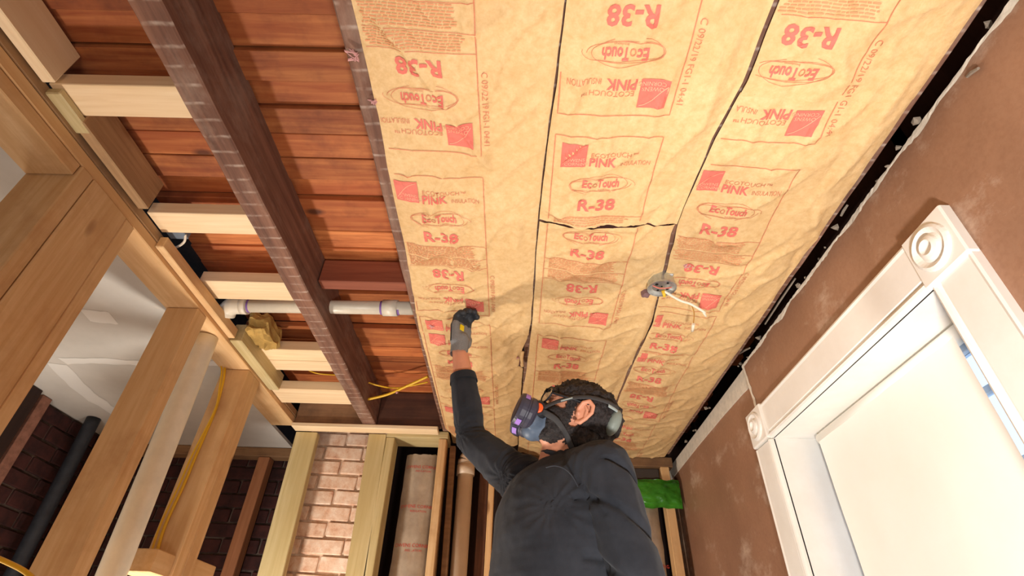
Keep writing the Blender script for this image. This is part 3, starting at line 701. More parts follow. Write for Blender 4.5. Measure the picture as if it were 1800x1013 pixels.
def panel(PR, s, y0, seed):
    x0 = BX[s]; W, Ht = 0.255, 0.62; rn = random.Random(seed)
    for rv in (0, 1): group(PR, x0, y0, rv, None)
    PR.line([(x0, y0), (x0 + W, y0), (x0 + W, y0 + Ht), (x0, y0 + Ht), (x0, y0)], 0.0022, THN)
    for b in (0.262, 0.318, 0.362): PR.line([(x0, y0 + b), (x0 + W, y0 + b)], 0.0016, THN)
    for b0, n, a1 in ((0.266, 8, 0.22), (0.324, 6, 0.235)):       # lines of fine print, too small to read
        for i in range(n):
            y = y0 + b0 + 0.0062 * i; a = 0.015
            while a < a1 - 0.01:
                L = rn.uniform(0.004, 0.017); PR.line([(x0 + a, y), (x0 + min(a + L, a1), y)], 0.0030, FIN, step=0.02); a += L + 0.0022
    PR.text('C 09/22/19 FG1-1 04:41', 0.020, x0 + W + 0.008, y0 + 0.40, THN, vert=True)
for idx, (s, ya, yb, lvl, lab) in enumerate(PIECES):
    xm = (lin(XE[s][0], (ya + yb) / 2) + lin(XE[s][1], (ya + yb) / 2)) / 2
    r = root('insulation_batt', (xm, (ya + yb) / 2, 1.03), lab, 'insulation', 'kraft paper faced insulation between the ceiling joists')
    st = 0.0072; ny = int((yb - ya) / st); nx = 56; vs = []; fs = []; Zc = []
    rag = 0.006 if yb < 2 else 0.004
    for i in range(ny + 1):
        for j in range(nx + 1):
            y = ya + (yb - ya) * i / ny; u = j / nx
            if i == ny: y += rag * pn(u * 9, idx * 3.1) + rag * 0.6 * pn(u * 31, idx)
            if i == 0 and ya > .3: y += rag * pn(u * 9, idx * 5.1)
            xl, xr = lin(XE[s][0], y), lin(XE[s][1], y)
            xl += 0.0025 * pn(y * 11, idx * 2.2 + 1); xr += 0.0025 * pn(y * 13, idx * 4.2 + 1)
            x = xl + (xr - xl) * u; z = pz(s, x, y, lvl)
            if s == 2 and idx == 2 and j == nx: z -= 0.006
            vs.append((x, y, z))
    for i in range(ny):
        for j in range(nx): a = i * (nx + 1) + j; fs.append((a, a + nx + 1, a + nx + 2, a + 1))
    mesh('paper_facing', vs, fs, paper_m, r, smooth=True)
    def ok(p, s=s, ya=ya, yb=yb): return ya + 0.003 < p[1] < yb - 0.004 and lin(XE[s][0], p[1]) + 0.004 < p[0] < lin(XE[s][1], p[1]) - 0.003
    PR = Printer(lambda X, Y, e, s=s, l=lvl: V((X, Y, pz(s, X, Y, l) - 0.0019 - e)), None, ok)
    for y0, c0, c1 in STARTS[s]:
        if y0 + 0.7 < ya - 0.1 or y0 - 0.1 > yb: continue
        if (c0 and ya + 0.02 < c0) or (c1 < 9 and yb > c1 + 0.02): continue
        if idx in (1, 3, 5, 6) and c0 == 0 and y0 < ya and any(cc0 and abs(cc0 - ya) < 0.02 for _, cc0, _ in STARTS[s]): continue
        panel(PR, s, y0, idx * 10 + int(y0 * 10))
    PR.out('printed_lettering', [print_strong, print_thin, print_pale, print_fine], r)
    # the fibre body above the paper, between its joists
    lo = {1: -0.312, 2: 0.094, 3: 0.498}[s]; hi = {1: 0.025, 2: 0.434, 3: 0.838}[s]
    bm = bmesh.new(); addbox(bm, lo, hi, ya + 0.004, yb - 0.004, 1.064, 1.235, 0.01)
    bmo('fiberglass', bm, fiber_m, r)
# torn openings in the paper: pink fibre tufts and the lifted flap
bm = bmesh.new(); rr = random.Random(11)
for (px, py, n, sz) in ((985, 381, 5, .006), (1050, 397, 7, .004), (1085, 398, 5, .004), (912, 628, 6, .008), (623, 100, 8, .005), (655, 178, 6, .004), (700, 690, 3, .004), (1205, 468, 6, .006), (1225, 466, 4, .005), (758, 574, 5, .005)):
    c = onz(px, py, 1.046)
    for i in range(n):
        a = c + V((rr.gauss(0, sz), rr.gauss(0, sz * .6), rr.uniform(-.002, .004))); tube(bm, [a, a + V((rr.gauss(0, sz), rr.gauss(0, sz), -.002)), a + V((rr.gauss(0, 2 * sz), rr.gauss(0, sz), .002))], [.0015, .003, .001], 5)
tag(bmo('fiber_tufts', bm, fiber_m), 'pink fibre tufts poking out at the torn paper seams', 'insulation', kind='stuff')
def sliver(pts, wd, lab):     # dark slits where the paper has come apart are real openings lined by the shadowed joist; the lips are folded paper
    bm = bmesh.new(); P = [onz(a, b, 1.040) for a, b in pts]; tube(bm, smoothpts(P, 5), wd, 6, flat=0.35); return tag(bmo('paper_lip', bm, paper_m, None, True), lab, 'paper')
sliver([(919, 618), (917, 630), (918, 645)], 0.007, 'small curled paper flap at the opened seam above the respirator')
# yellow torn insulation behind the drain elbow
bm = bmesh.new(); addbox(bm, -1.10, -1.02, 1.78, 1.95, 1.11, 1.20, 0.01); bmesh.ops.subdivide_edges(bm, edges=bm.edges[:], cuts=4, use_grid_fill=True)
for v in bm.verts: v.co += V((pn(v.co.y * 30, v.co.z * 40), pn(v.co.z * 40, v.co.x * 30), pn(v.co.x * 40, v.co.y * 40))) * 0.018
tag(bmo('torn_insulation', bm, flat('yellow_fiberglass', S(196, 160, 90), .95, n=.35, bump=.8)), 'torn yellow insulation stuffed behind the white elbow pipe', 'insulation')

# ------------------------------------------------------------------ pipes, cables, box
r = root('drain_pipe', (-0.78, 1.66, 1.12), 'white horizontal drain pipe running through the free joist', 'pipe')
tubeobj('pipe_length', [(-1.09, 1.665, 1.15), (-0.38, 1.652, 1.15)], 0.0265, pvc_m, r, 24, False)
tubeobj('coupling', [(-0.518, 1.6545, 1.15), (-0.462, 1.6535, 1.15)], 0.0325, pvc_m, r, 24, False)
for x in (-0.5235, -0.4575): tubeobj('primer_ring', [(x - .004, 1.6545, 1.15), (x + .004, 1.6545, 1.15)], 0.0272, purple_m, r, 24, False)
tubeobj('elbow', [(-1.075, 1.665, 1.15), (-1.11, 1.667, 1.148), (-1.132, 1.68, 1.140), (-1.142, 1.695, 1.125)], [0.034] * 25, pvc_m, r, 20)
tubeobj('elbow_collar', [(-1.075, 1.665, 1.15), (-1.05, 1.6645, 1.15)], 0.0345, pvc_m, r, 24, False)
tubeobj('primer_ring', [(-1.048, 1.6645, 1.15), (-1.040, 1.6645, 1.15)], 0.0272, purple_m, r, 24, False)
p0 = V((-1.2205, 1.758, 1.0585)); p1 = V((-1.235, 1.83, 0.236)); p2 = p1 + (p1 - p0) * 2.155
o = tubeobj('vent_pipe', [p0, p1, p2], 0.042, pvc_m, None, 28); tag(o, 'long cream vertical pipe leaning in the open stud wall', 'pipe')
o = tubeobj('wood_lath', [onx(224, 885, -1.33), onx(184, 1010, -1.33), onx(184, 1010, -1.33) + (onx(184, 1010, -1.33) - onx(224, 885, -1.33)) * 2], [0.006, 0.022, 0.03], pine_pale['Z'], None, 4, False); tag(o, 'pale slim lath leaning left of the long cream pipe', 'lath')
r = root('soil_pipe', (-0.23, 2.76, -1.6), 'large tan drain pipe with collar and elbow left of the worker', 'pipe')
tubeobj('pipe_length', [(-0.225, 2.76, -1.6), (-0.248, 2.76, 0.90)], 0.040, pvcold_m, r, 28, False)
tubeobj('collar', [(-0.248, 2.76, 0.865), (-0.249, 2.76, 0.915)], 0.047, pvcold_m, r, 28, False)
tubeobj('elbow', [(-0.249, 2.76, 0.915), (-0.249, 2.76, 0.94), (-0.225, 2.76, 0.965), (-0.17, 2.77, 0.975), (-0.11, 2.79, 0.975)], 0.043, pvcold_m, r, 20)
def cable(pts, rad, mat, lab, name='cable'): return tag(tubeobj(name, pts, rad, mat, None, 8), lab, 'cable')
cable([onz(625, 665, 1.18), onz(665, 678, 1.16), onz(700, 682, 1.17), onz(752, 672, 1.20)], 0.004, cable_m, 'upper yellow cable end crossing the open bay')
cable([onz(643, 703, 1.10), onz(680, 694, 1.12), onz(715, 679, 1.14), onz(752, 662, 1.17)], 0.0065, cable_m, 'thicker yellow cable end pointing at the free joist')
cable([onz(540, 650, 1.17), onz(560, 657, 1.15), onz(600, 660, 1.17)], 0.003, cable_m, 'short yellow cable piece behind the doubled pale block')
XS = XL0 + 0.0
def cp(a, b, y=2.014): return ony(a, b, y)
cable([cp(366, 590), cp(380, 612), cp(393, 632), cp(394, 660), cp(385, 700), cp(375, 730), cp(345, 800), cp(322, 855), cp(290, 925), cp(272, 985), cp(262, 1020)], 0.0055, cable_m, 'yellow cable stapled down the stud beside the cream pipe')
cable([cp(360, 600, 2.0), cp(375, 625, 2.0), cp(389, 645, 2.0), cp(386, 680, 2.0), cp(377, 722, 2.0), cp(338, 800, 2.0), cp(314, 855, 2.0), cp(281, 925, 2.0), cp(262, 985, 2.0), cp(250, 1020, 2.0)], 0.0035, cable_m, 'thinner yellow cable running beside the stapled one')
cable([ony(-20, 975, 1.2), ony(15, 990, 1.2), ony(45, 1006, 1.2), ony(70, 1030, 1.2)], 0.005, cable_m, 'yellow cable loop at the lower left corner')
o = box('staple_tag', -1.172, -1.155, 2.145, 2.147, 0.78, 0.80, whitecable_m); bpy.data.objects.remove(o)
r = root('electrical_box', (-1.0, 1.27, 1.15), 'small grey electrical box with a white cable beside the second block', 'box')
p = onz(315, 410, 1.15); box('shell', p.x - .035, p.x + .025, p.y - .02, p.y + .02, 1.14, 1.19, flat('blue_grey_plastic', S(110, 122, 134), .5), r)
tubeobj('cable_stub', [onz(326, 412, 1.145), onz(324, 425, 1.135), onz(312, 434, 1.135), onz(300, 436, 1.15)], .004, whitecable_m, r, 8)
# round ceiling box
r = root('ceiling_box', (0.465, 1.345, 1.0), 'round galvanised ceiling light box on the seam, wires hanging out', 'electrical box')
bc = onz(1162, 499, 1.035)
bm = bmesh.new(); seg = 28; prof = [(0.0, 0.012), (0.034, 0.012), (0.038, 0.010), (0.041, 0.0), (0.046, -0.001), (0.046, 0.003), (0.042, 0.004), (0.042, 0.045), (0.0, 0.045)]
prof = [(0.0, 0.006), (0.030, 0.006), (0.040, 0.0), (0.046, -0.002), (0.047, 0.004), (0.043, 0.006), (0.043, 0.045), (0.0, 0.045)]
rings = []
for rad, dz in prof:
    rings.append([bm.verts.new(bc + V((rad * math.cos(2 * PI * k / seg), rad * 0.92 * math.sin(2 * PI * k / seg), dz - 0.018))) for k in range(seg)] if rad else [bm.verts.new(bc + V((0, 0, dz - 0.018)))])
for a, b in zip(rings, rings[1:]):
    for k in range(seg):
        k2 = (k + 1) % seg
        if len(a) == 1: bm.faces.new((a[0], b[k], b[k2]))
        elif len(b) == 1: bm.faces.new((a[k], a[k2], b[0]))
        else: bm.faces.new((a[k], a[k2], b[k2], b[k]))
bmo('shell', bm, steel_m, r)
for (dx, dy, q) in ((-.018, -.012, .005), (.015, -.02, .004), (.02, .010, .0045), (-.008, .018, .004), (.0, -.002, .003)):
    tubeobj('knockout', [bc + V((dx, dy, -.0135)), bc + V((dx, dy, -.011))], q, hole_m, r, 12, False)
tubeobj('red_wire', [bc + V((-.032, -.012, -.018)), bc + V((-.01, -.010, -.026)), bc + V((.02, -.008, -.022)), bc + V((.03, -.004, -.016))], .0018, pinkwire_m, r, 8)
tubeobj('cable_stub', [bc + V((.012, .020, -.014)), onz(1195, 528, .985), onz(1215, 535, .975), onz(1240, 550, .955)], .0042, whitecable_m, r, 8)
tubeobj('cable_stub', [onz(1215, 535, .975), onz(1220, 550, .965), onz(1219, 568, .95)], .0016, flat('ochre_wire', S(170, 120, 50), .5), r, 8)
tubeobj('wire_nut', [bc + V((.010, .020, -.012)), bc + V((.014, .030, -.030))], [.007, .004], cable_m, r, 10, False)
tubeobj('wire_nut', [onz(1219, 570, .95), onz(1217, 582, .945)], .005, whitecable_m, r, 10, False)
tubeobj('wire_nut', [onz(1236, 549, .957), onz(1241, 556, .95)], .0035, whitecable_m, r, 10, False)
# lead of the box up into the seam
box('mounting_bar', bc.x - .015, bc.x + .035, bc.y - .035, bc.y - .022, 1.045, 1.062, steel_m, r)
bm = bmesh.new(); a = onz(1135, 512, 1.035)
addbox(bm, a.x - .012, a.x + .012, a.y - .008, a.y + .012, 1.015, 1.05, .004); bmesh.ops.subdivide_edges(bm, edges=bm.edges[:], cuts=2, use_grid_fill=True)
for v in bm.verts: v.co += V((pn(v.co.y * 90, 1), pn(v.co.x * 90, 2), pn(v.co.x * 80, v.co.y * 90))) * .006
bmo('fiber_tuft', bm, flat('dusty_fibre', S(120, 92, 92), .95, bump=.8), r)
# nails and dark pipe stub behind the respirator
tag(tubeobj('waste_pipe', [(-0.01, 2.83, 1.0), (0.0, 2.83, -1.6)], 0.032, iron_m, None, 20, False), 'dark grey vertical pipe behind the respirator', 'pipe')
tag(box('dark_post', 0.03, 0.08, 2.84, 2.88, -1.6, 1.0, darkwood), 'dark old post directly behind the respirator', 'post')

# ------------------------------------------------------------------ the worker
def sph(bm, c, r, basis=None, sub=2):
    g = bmesh.ops.create_icosphere(bm, subdivisions=sub, radius=1.0)
    for v in g['verts']:
        q = v.co
        if basis: v.co = V(c) + basis[0] * (q.x * r[0]) + basis[1] * (q.y * r[1]) + basis[2] * (q.z * r[2])
        else: v.co = V(c) + q * r
def chain(bm, pts, rad, sub=2):
    for (a, ra), (b, rb) in zip(zip(pts, rad), list(zip(pts, rad))[1:]):
        a, b = V(a), V(b); n = max(2, int((b - a).length / (min(ra, rb) * 0.28)))
        for k in range(n + 1): t = k / n; sph(bm, a.lerp(b, t), ra + (rb - ra) * t, None, sub)
def remesh(bm, vox, smooth=6, fac=0.5, fn=None):
    me = bpy.data.meshes.new('tmp'); bm.to_mesh(me); bm.free()
    o = bpy.data.objects.new('tmp', me); C.objects.link(o)
    m = o.modifiers.new('r', 'REMESH'); m.mode = 'VOXEL'; m.voxel_size = vox; m.use_smooth_shade = True
    s = o.modifiers.new('s', 'SMOOTH'); s.iterations = smooth; s.factor = fac
    dg = bpy.context.evaluated_depsgraph_get(); ev = o.evaluated_get(dg); out = bpy.data.meshes.new_from_object(ev)
    bpy.data.objects.remove(o); bpy.data.meshes.remove(me)
    if fn:
        nb = [v.normal.copy() for v in out.vertices]
        for v, n in zip(out.vertices, nb): v.co = fn(v.co.copy(), n)
    out.update(); return out
def meobj(name, me, mats, parent, org):
    for v in me.vertices: v.co -= org
    me.materials.clear()
    for m in (mats if isinstance(mats, list) else [mats]): me.materials.append(m)
    me.polygons.foreach_set('use_smooth', [True] * len(me.polygons)); me.update()
    return newobj(name, me, parent)
hv_ = dep(1012, 732, 1.0).normalized(); hr_ = (right - hv_ * right.dot(hv_)).normalized(); hu_i = hr_.cross(hv_).normalized()
th_ = math.radians(27); HF = (hr_ * -math.cos(th_) + hu_i * math.sin(th_)).normalized(); HU = ((hr_ * math.sin(th_) + hu_i * math.cos(th_)) * 0.955 + hv_ * 0.30).normalized(); HL = HU.cross(HF)
HC = dep(1015, 735, 1.33); HSC = 0.90
def H(f, l, u): return HC + (HF * f + HL * l + HU * u) * HSC
HB = (HF * HSC, HL * HSC, HU * HSC)
ta = V((0.62, -0.78, 0)).normalized(); tf = V((-0.78, -0.62, 0)).normalized(); tz = V((0, 0, 1))
SR = V((0.020, 1.395, 0.425)); SL = V((0.200, 1.165, 0.385))
ER = V((-0.128, 1.500, 0.582)); WR = V((-0.187, 1.489, 0.881)); NK = V((0.115, 1.285, 0.43))
EL = V((0.262, 1.115, 0.08)); WL = V((0.20, 0.98, -0.13))
PV = V((0.05, 1.31, -0.13)); CH = V((0.095, 1.285, 0.26))
FZ = -0.98
HIPR = PV - ta * 0.09 + V((0, 0, -0.06)); HIPL = PV + ta * 0.09 + V((0, 0, -0.06))
KR = HIPR + V((-0.02, -0.02, -0.40)); KL = HIPL + V((-0.01, -0.03, -0.40)); AR = V((KR.x + .03, KR.y + .04, FZ + .09)); AL = V((KL.x + .03, KL.y + .04, FZ + .09))
# right hand: a loose fist reaching up, fingertips on the paper
hu = V((-0.02, 0.03, 1)).normalized(); hb = V((0.75, -0.65, 0)).normalized(); hs = hb.cross(hu).normalized()   # up, back of the hand, across the knuckles
def hand(bm, W, hu, hb, hs, g, curl, sc_=1.0, flexy=1.0):
    chain(bm, [W, W + hu * 0.03 * sc_], [0.027 + g, 0.028 + g])
    for k in range(4):
        o = (k - 1.5) * 0.019 * sc_; base_ = W + hu * (0.085 - 0.004 * abs(k - 1.2)) * sc_ + hs * o
        chain(bm, [W + hu * 0.02 * sc_ + hs * o * 0.7, base_], [0.016 + g, 0.0125 + g])
        L = [0.040, 0.045, 0.042, 0.033][k] * sc_; d = hu.copy(); p = base_; pts = [p]; R = [0.0105 + g]
        for q, (ang, f) in enumerate(zip(curl, (1.0, 0.62, 0.5))):
            rot = Matrix.Rotation(ang, 3, hs); d = rot @ d; p = p + d * L * f; pts.append(p); R.append(0.0098 - 0.0009 * (q + 1) + g)
        chain(bm, pts, R)
    t0 = W + hu * 0.03 * sc_ - hs * 0.026 * sc_; d1 = (hu * 0.8 - hs * 0.55 - hb * 0.35).normalized(); d2 = (hu * 0.9 - hb * 0.3 + hs * 0.25).normalized()
    chain(bm, [t0, t0 + d1 * 0.035 * sc_, t0 + d1 * 0.035 * sc_ + d2 * 0.03 * sc_, t0 + d1 * 0.035 * sc_ + d2 * 0.03 * sc_ + (d2 + hs * .5).normalized() * 0.024 * sc_], [0.017 + g, 0.0135 + g, 0.0115 + g, 0.0095 + g])
CURL_R = (-0.10, -1.05, -0.9)
def torso(bm, g):
    secs = [(PV + V((0, 0, -.06)), .165, .115), (PV, .170, .118), (PV.lerp(CH, .4), .150, .105), (PV.lerp(CH, .75), .158, .112), (CH, .166, .116), (CH + V((.005, 0, .07)), .168, .108), (CH + V((.008, 0, .12)), .150, .092), (NK + V((0, 0, -.03)), .10, .075)]
    for (a, ra, rb), (b, rc, rd) in zip(secs, secs[1:]):
        for k in range(5):
            t = k / 5; sph(bm, a.lerp(b, t), (ra + (rc - ra) * t + g, rb + (rd - rb) * t + g, 0.06), (ta, tf, tz), 3)
def arms(bm, g, cuffR, leftend):
    armR(bm, g, cuffR); armL(bm, g, leftend); yoke(bm, g)
def armR(bm, g, cuffR):
    chain(bm, [SR - ta * -0.02, SR, ER], [0.062 + g, 0.060 + g, 0.043 + g]); chain(bm, [ER, ER.lerp(WR, .3), ER.lerp(WR, cuffR)], [0.042 + g, 0.043 + g, 0.043 - .014 * cuffR + g])
def armL(bm, g, leftend):
    chain(bm, [SL, EL], [0.063 + g, 0.044 + g]); chain(bm, [EL, EL.lerp(WL, leftend)], [0.044 + g, 0.030 + g])
def yoke(bm, g):
    chain(bm, [NK + V((0.006, 0, -.030)), SL + V((-.01, 0, .005))], [0.055 + g, 0.058 + g]); chain(bm, [NK + V((0, 0, -.035)), SR], [0.046 + g, 0.056 + g])
bm = bmesh.new()
torso(bm, -0.020); arms(bm, -0.018, 1.0, 1.0); chain(bm, [WR.lerp(ER, .4), WR], [0.034, 0.026])
hand(bm, WR, hu, hb, hs, 0.0, CURL_R)
lh = (WL - EL).normalized(); lb = lh.cross(V((0, 0, 1))).normalized(); hand(bm, WL, lh, lb, lh.cross(lb), 0.0, (-.35, -.5, -.3))
chain(bm, [NK + V((0, 0.0, -.03)), NK + V((.004, .0, .02)), H(-.03, 0, -.06)], [0.066, 0.057, 0.056])
chain(bm, [HIPR, KR, AR], [0.085, 0.052, 0.036]); chain(bm, [HIPL, KL, AL], [0.085, 0.052, 0.036])
for A in (AR, AL): chain(bm, [A + V((0, 0, -.05)), A + tf * 0.15 + V((0, 0, -.06))], [0.032, 0.026])
# head
sph(bm, H(-.012, 0, .022), (.100, .075, .077), HB, 3); sph(bm, H(.030, 0, -.030), (.064, .060, .080), HB, 3); sph(bm, H(.040, 0, -.082), (.046, .044, .033), HB, 3)
sph(bm, H(.0, 0, -.055), (.06, .060, .05), HB, 3); sph(bm, H(.095, 0, -.022), (.022, .013, .024), HB); sph(bm, H(.085, 0, .022), (.018, .05, .012), HB)
sph(bm, H(.083, 0, -.06), (.018, .025, .012), HB)
for s in (1, -1): sph(bm, H(.073, .031 * s, -.0), (.014, .015, .013), HB); sph(bm, H(.06, .04 * s, -.035), (.025, .02, .02), HB)
body = remesh(bm, 0.0042, 4, 0.5)
man = root('person', (PV.x, PV.y, FZ), 'worker in dark sweater, respirator and grey gloves reaching up to the papered ceiling', 'person')
MO = V((PV.x, PV.y, FZ))
# hair and beard are shells over the head, cut from the same surface
def shell(me, test, off, nz, vox=None):
    keep = {}; vs = []; fs = []
    T = [test(v.co) for v in me.vertices]
    for p in me.polygons:
        if all(T[i] > 0 for i in p.vertices):
            f = []
            for i in p.vertices:
                if i not in keep:
                    keep[i] = len(vs); v = me.vertices[i]; t = min(1, T[i])
                    q = v.co * 1.0; dsp = off * t * (1 + nz * noise.noise(q * 85) + nz * 0.7 * noise.noise(q * 190)) + 0.0005
                    vs.append(q + v.normal * dsp)
                f.append(keep[i])
            fs.append(f)
    return vs, fs
def loc(p): d = (p - HC) / HSC; return d.dot(HF), d.dot(HL), d.dot(HU)
def sm(x): return max(0.0, min(1.0, x))
def hair_t(p):
    f, l, u = loc(p)
    if (p - HC).length > .18: return 0
    if p.z < NK.z + 0.02 and u < -.08: return 0
    back = (-0.012 - f - 0.25 * (u + .0)) / .02 if u < .02 else 1       # behind the ears
    top = (u - 0.045 - 0.35 * max(0, f - .03)) / .012
    side = (u - 0.006 - 0.5 * abs(f)) / .012 if (f < .045) else 0
    low = (u + 0.098) / .02
    t = max(min(back, low), top if f < 0.088 - .2 * max(0, .08 - u) else 0, side)
    return t
def beard_t(p):
    f, l, u = loc(p)
    if (p - HC).length > .16: return 0
    if u > -.012 and not (abs(f - .026) < .016 and u < .05 and abs(l) > .04): return 0
    if f < .012 and u > -.045: return 0
    return min((f + .012) / .008, 1.0, (u + (.108 if f > .03 else .078 + f)) / .01)
hv, hf = shell(body, hair_t, 0.010, 0.7); mesh('hair', hv, hf, hair_m, man, smooth=True)
bv, bf = shell(body, beard_t, 0.005, 0.5); mesh('beard', bv, bf, hair_m, man, smooth=True)
meobj('body', body, skin_m, man, MO)
# ears
for s in (1, -1):
    bm = bmesh.new(); e = lambda f, l, u: H(-.004 + f, (.078 + l) * s, -.008 + u)
    rim = [e(.008, .0, -.012), e(.012, .004, .008), e(.008, .010, .026), e(-.006, .014, .036), e(-.020, .015, .028), e(-.024, .014, .010), e(-.016, .010, -.010), e(-.006, .006, -.026), e(.004, .002, -.028)]
    chain(bm, rim, [.0045, .005, .005, .0055, .0055, .005, .0048, .006, .005])
    sph(bm, e(-.005, .003, .006), (.018, .005, .030), (HF, (HL * s + HF * .3).normalized(), HU), 2); chain(bm, [e(-.012, .010, -.006), e(-.010, .010, .012), e(-.002, .009, .020)], [.004, .0042, .0035]); sph(bm, e(.008, .004, -.004), .006)
    me = remesh(bm, .0016, 3, .5); meobj('ear', me, ear_m, man, MO)
# sweater
def folds(co, n):
    d = 0.0035 * noise.noise(V((co.x * 9, co.y * 9, co.z * 16))) + 0.0016 * noise.noise(co * 38)
    # cross folds on the hanging arm, radiating folds at the raised shoulder and elbow
    ax = (EL - SL); t = (co - SL).dot(ax) / ax.length_squared; dist = (co - (SL + ax * t)).length
    if 0 < t < 1.4 and dist < .09 and co.x > 0.12:
        ph = t * 9.0 + 1.3 * math.atan2((co - SL).dot(tf), (co - SL).dot(ta)) + 0.8 * noise.noise(co * 7)
        d -= 0.011 * max(0, math.sin(ph * 2.0)) ** 8
    for c, a, am in ((ER, .07, .006), (SR, .10, .007), (SL + V((-.07, .02, -.08)), .10, .006)):
        dd = (co - c).length
        if dd < a * 1.6: d -= am * math.exp(-(dd / a) ** 2) * abs(math.sin(8 * math.atan2(co.z - c.z, (co - c).dot(ta)) + 3 * noise.noise(co * 12)))
    # armhole seams
    for c, nrm in ((SL, (SL - CH).normalized()), (SR, (SR - CH).normalized())):
        q = (co - c).dot(nrm) + 0.035
        if (co - c).length < .13: d -= 0.004 * math.exp(-(q / .004) ** 2)
    return co + n * d
bm = bmesh.new(); torso(bm, 0.006); yoke(bm, 0.004)
chain(bm, [NK + V((.022, -.012, -.01)), NK + V((.034, .010, .018))], [.064, .058]); 
def trim(me, tests):
    b = bmesh.new(); b.from_mesh(me)
    for p, n in tests:
        gm = [f for f in b.faces if (f.calc_center_median() - p[0]).length < p[1] and (f.calc_center_median() - p[0]).dot(n) > 0]
        bmesh.ops.delete(b, geom=gm, context='FACES')
    b.to_mesh(me); b.free()
sw = remesh(bm, 0.0055, 6, 0.5, folds)
cuff = ER.lerp(WR, .66); bm = bmesh.new(); armR(bm, 0.006, 0.62); slR = remesh(bm, 0.0045, 5, 0.5, folds); bm = bmesh.new(); armL(bm, 0.006, 0.85); slL = remesh(bm, 0.0045, 5, 0.5, folds)
trim(slR, [((cuff, .1), (WR - ER).normalized()), ])
trim(slL, [((EL.lerp(WL, .9), .08), (WL - EL).normalized())]); trim(sw, [((PV + V((0, 0, -.04)), .35), V((0, 0, -1)))])
meobj('sweater', sw, sweat_m, man, MO); meobj('sleeve', slR, sweat_m, man, MO); meobj('sleeve', slL, sweat_m, man, MO)
bm = bmesh.new(); tube(bm, [cuff + (WR - ER).normalized() * (-.022), cuff + (WR - ER).normalized() * .004], [.0445, .041], 28, caps=False)
bmo('sleeve_cuff', bm, sweat_m, man, True)
bm = bmesh.new()      # collar ring
cr = []; ncx = (HC - NK).normalized(); c0 = NK + V((.018, .0, .012)); a1 = ncx.cross(V((0, 1, 0))).normalized(); b1 = ncx.cross(a1)
ring = [c0 + a1 * .062 * math.cos(t) + b1 * .060 * math.sin(t) for t in [2 * PI * i / 30 for i in range(31)]]; tube(bm, ring, .008, 8); bmo('collar', bm, sweat_m, man, True)
# placket seam across the chest
bm = bmesh.new(); q = [dep(960, 822, 1.135), dep(975, 819, 1.125), dep(992, 824, 1.115), dep(1005, 836, 1.105), dep(1016, 856, 1.10)]; tube(bm, smoothpts(q, 5), .0015, 6); bmo('seam', bm, sweat_m, man, True)
# trousers and shoes (below the frame)
bm = bmesh.new(); sph(bm, PV + V((0, 0, -.07)), (.176, .122, .09), (ta, tf, tz), 3); sph(bm, PV + V((0, 0, -.02)), (.172, .119, .06), (ta, tf, tz), 3)
chain(bm, [HIPR, KR, AR + V((0, 0, .02))], [.098, .066, .056]); chain(bm, [HIPL, KL, AL + V((0, 0, .02))], [.098, .066, .056])
meobj('trousers', remesh(bm, .008, 5), denim_m, man, MO)
for A in (AR, AL):
    bm = bmesh.new(); chain(bm, [A + V((0, 0, -.03)), A + tf * 0.07 + V((0, 0, -.045)), A + tf * .17 + V((0, 0, -.055))], [.050, .042, .034]); meobj('shoe', remesh(bm, .006, 4), rubber_m, man, MO)
# gloves
def glove(W, hu_, hb_, hs_, curl, nm='glove'):
    bm = bmesh.new(); hand(bm, W, hu_, hb_, hs_, .0035, curl); chain(bm, [W - hu_ * .022, W + hu_ * .02], [.031, .029])
    me = remesh(bm, .003, 3, .45)
    trim(me, [((W - hu_ * .024, .06), -hu_)])
    o = meobj(nm, me, [glove_m, gloved_m], man, MO)
    for p in me.polygons:
        c = V(p.center) + MO - W; h = c.dot(hu_)
        p.material_index = 1 if (c.dot(hb_) < -0.002 and h > .015) or h > .088 else 0
    return o
gl = glove(WR, hu, hb, hs, CURL_R); glove(WL, lh, lb, lh.cross(lb), (-.35, -.5, -.3))
pc = WR + hu * .068 + hb * .017 + hs * .012
bm = bmesh.new(); addbox(bm, -.009, .009, -.003, .003, -.011, .011, .002)
for v in bm.verts: v.co = pc + hs * v.co.x + hb * v.co.y + hu * v.co.z
bmo('glove_patch', bm, yellow_m, gl)
# respirator
def disc(bm, c, ax, prof, seg=32, mi=0):
    ax = ax.normalized(); a = ax.cross(HU).normalized(); b = ax.cross(a); prev = None
    for rad, h in prof:
        ring = [bm.verts.new(c + ax * h + a * rad * math.cos(2 * PI * k / seg) + b * rad * math.sin(2 * PI * k / seg)) for k in range(seg)]
        if prev:
            for k in range(seg): f = bm.faces.new((prev[k], prev[(k + 1) % seg], ring[(k + 1) % seg], ring[k])); f.material_index = mi; f.smooth = True
        else: bm.faces.new(ring)
        prev = ring
    bm.faces.new(prev)
resp = root('respirator', H(.1, 0, -.09), 'half face respirator with purple banded filter and orange valve, strapped on the worker', 'respirator')
bm = bmesh.new(); sph(bm, H(.084, 0, -.058), (.040, .047, .056), HB, 3); sph(bm, H(.105, 0, -.035), (.026, .022, .036), HB, 3); sph(bm, H(.098, 0, -.095), (.030, .034, .026), HB, 3)
for s in (1, -1): chain(bm, [H(.096, .025 * s, -.07), H(.108, .046 * s, -.076)], [.026, .022])
meobj('facepiece', remesh(bm, .003, 3), maskgrey_m, resp, base(resp))
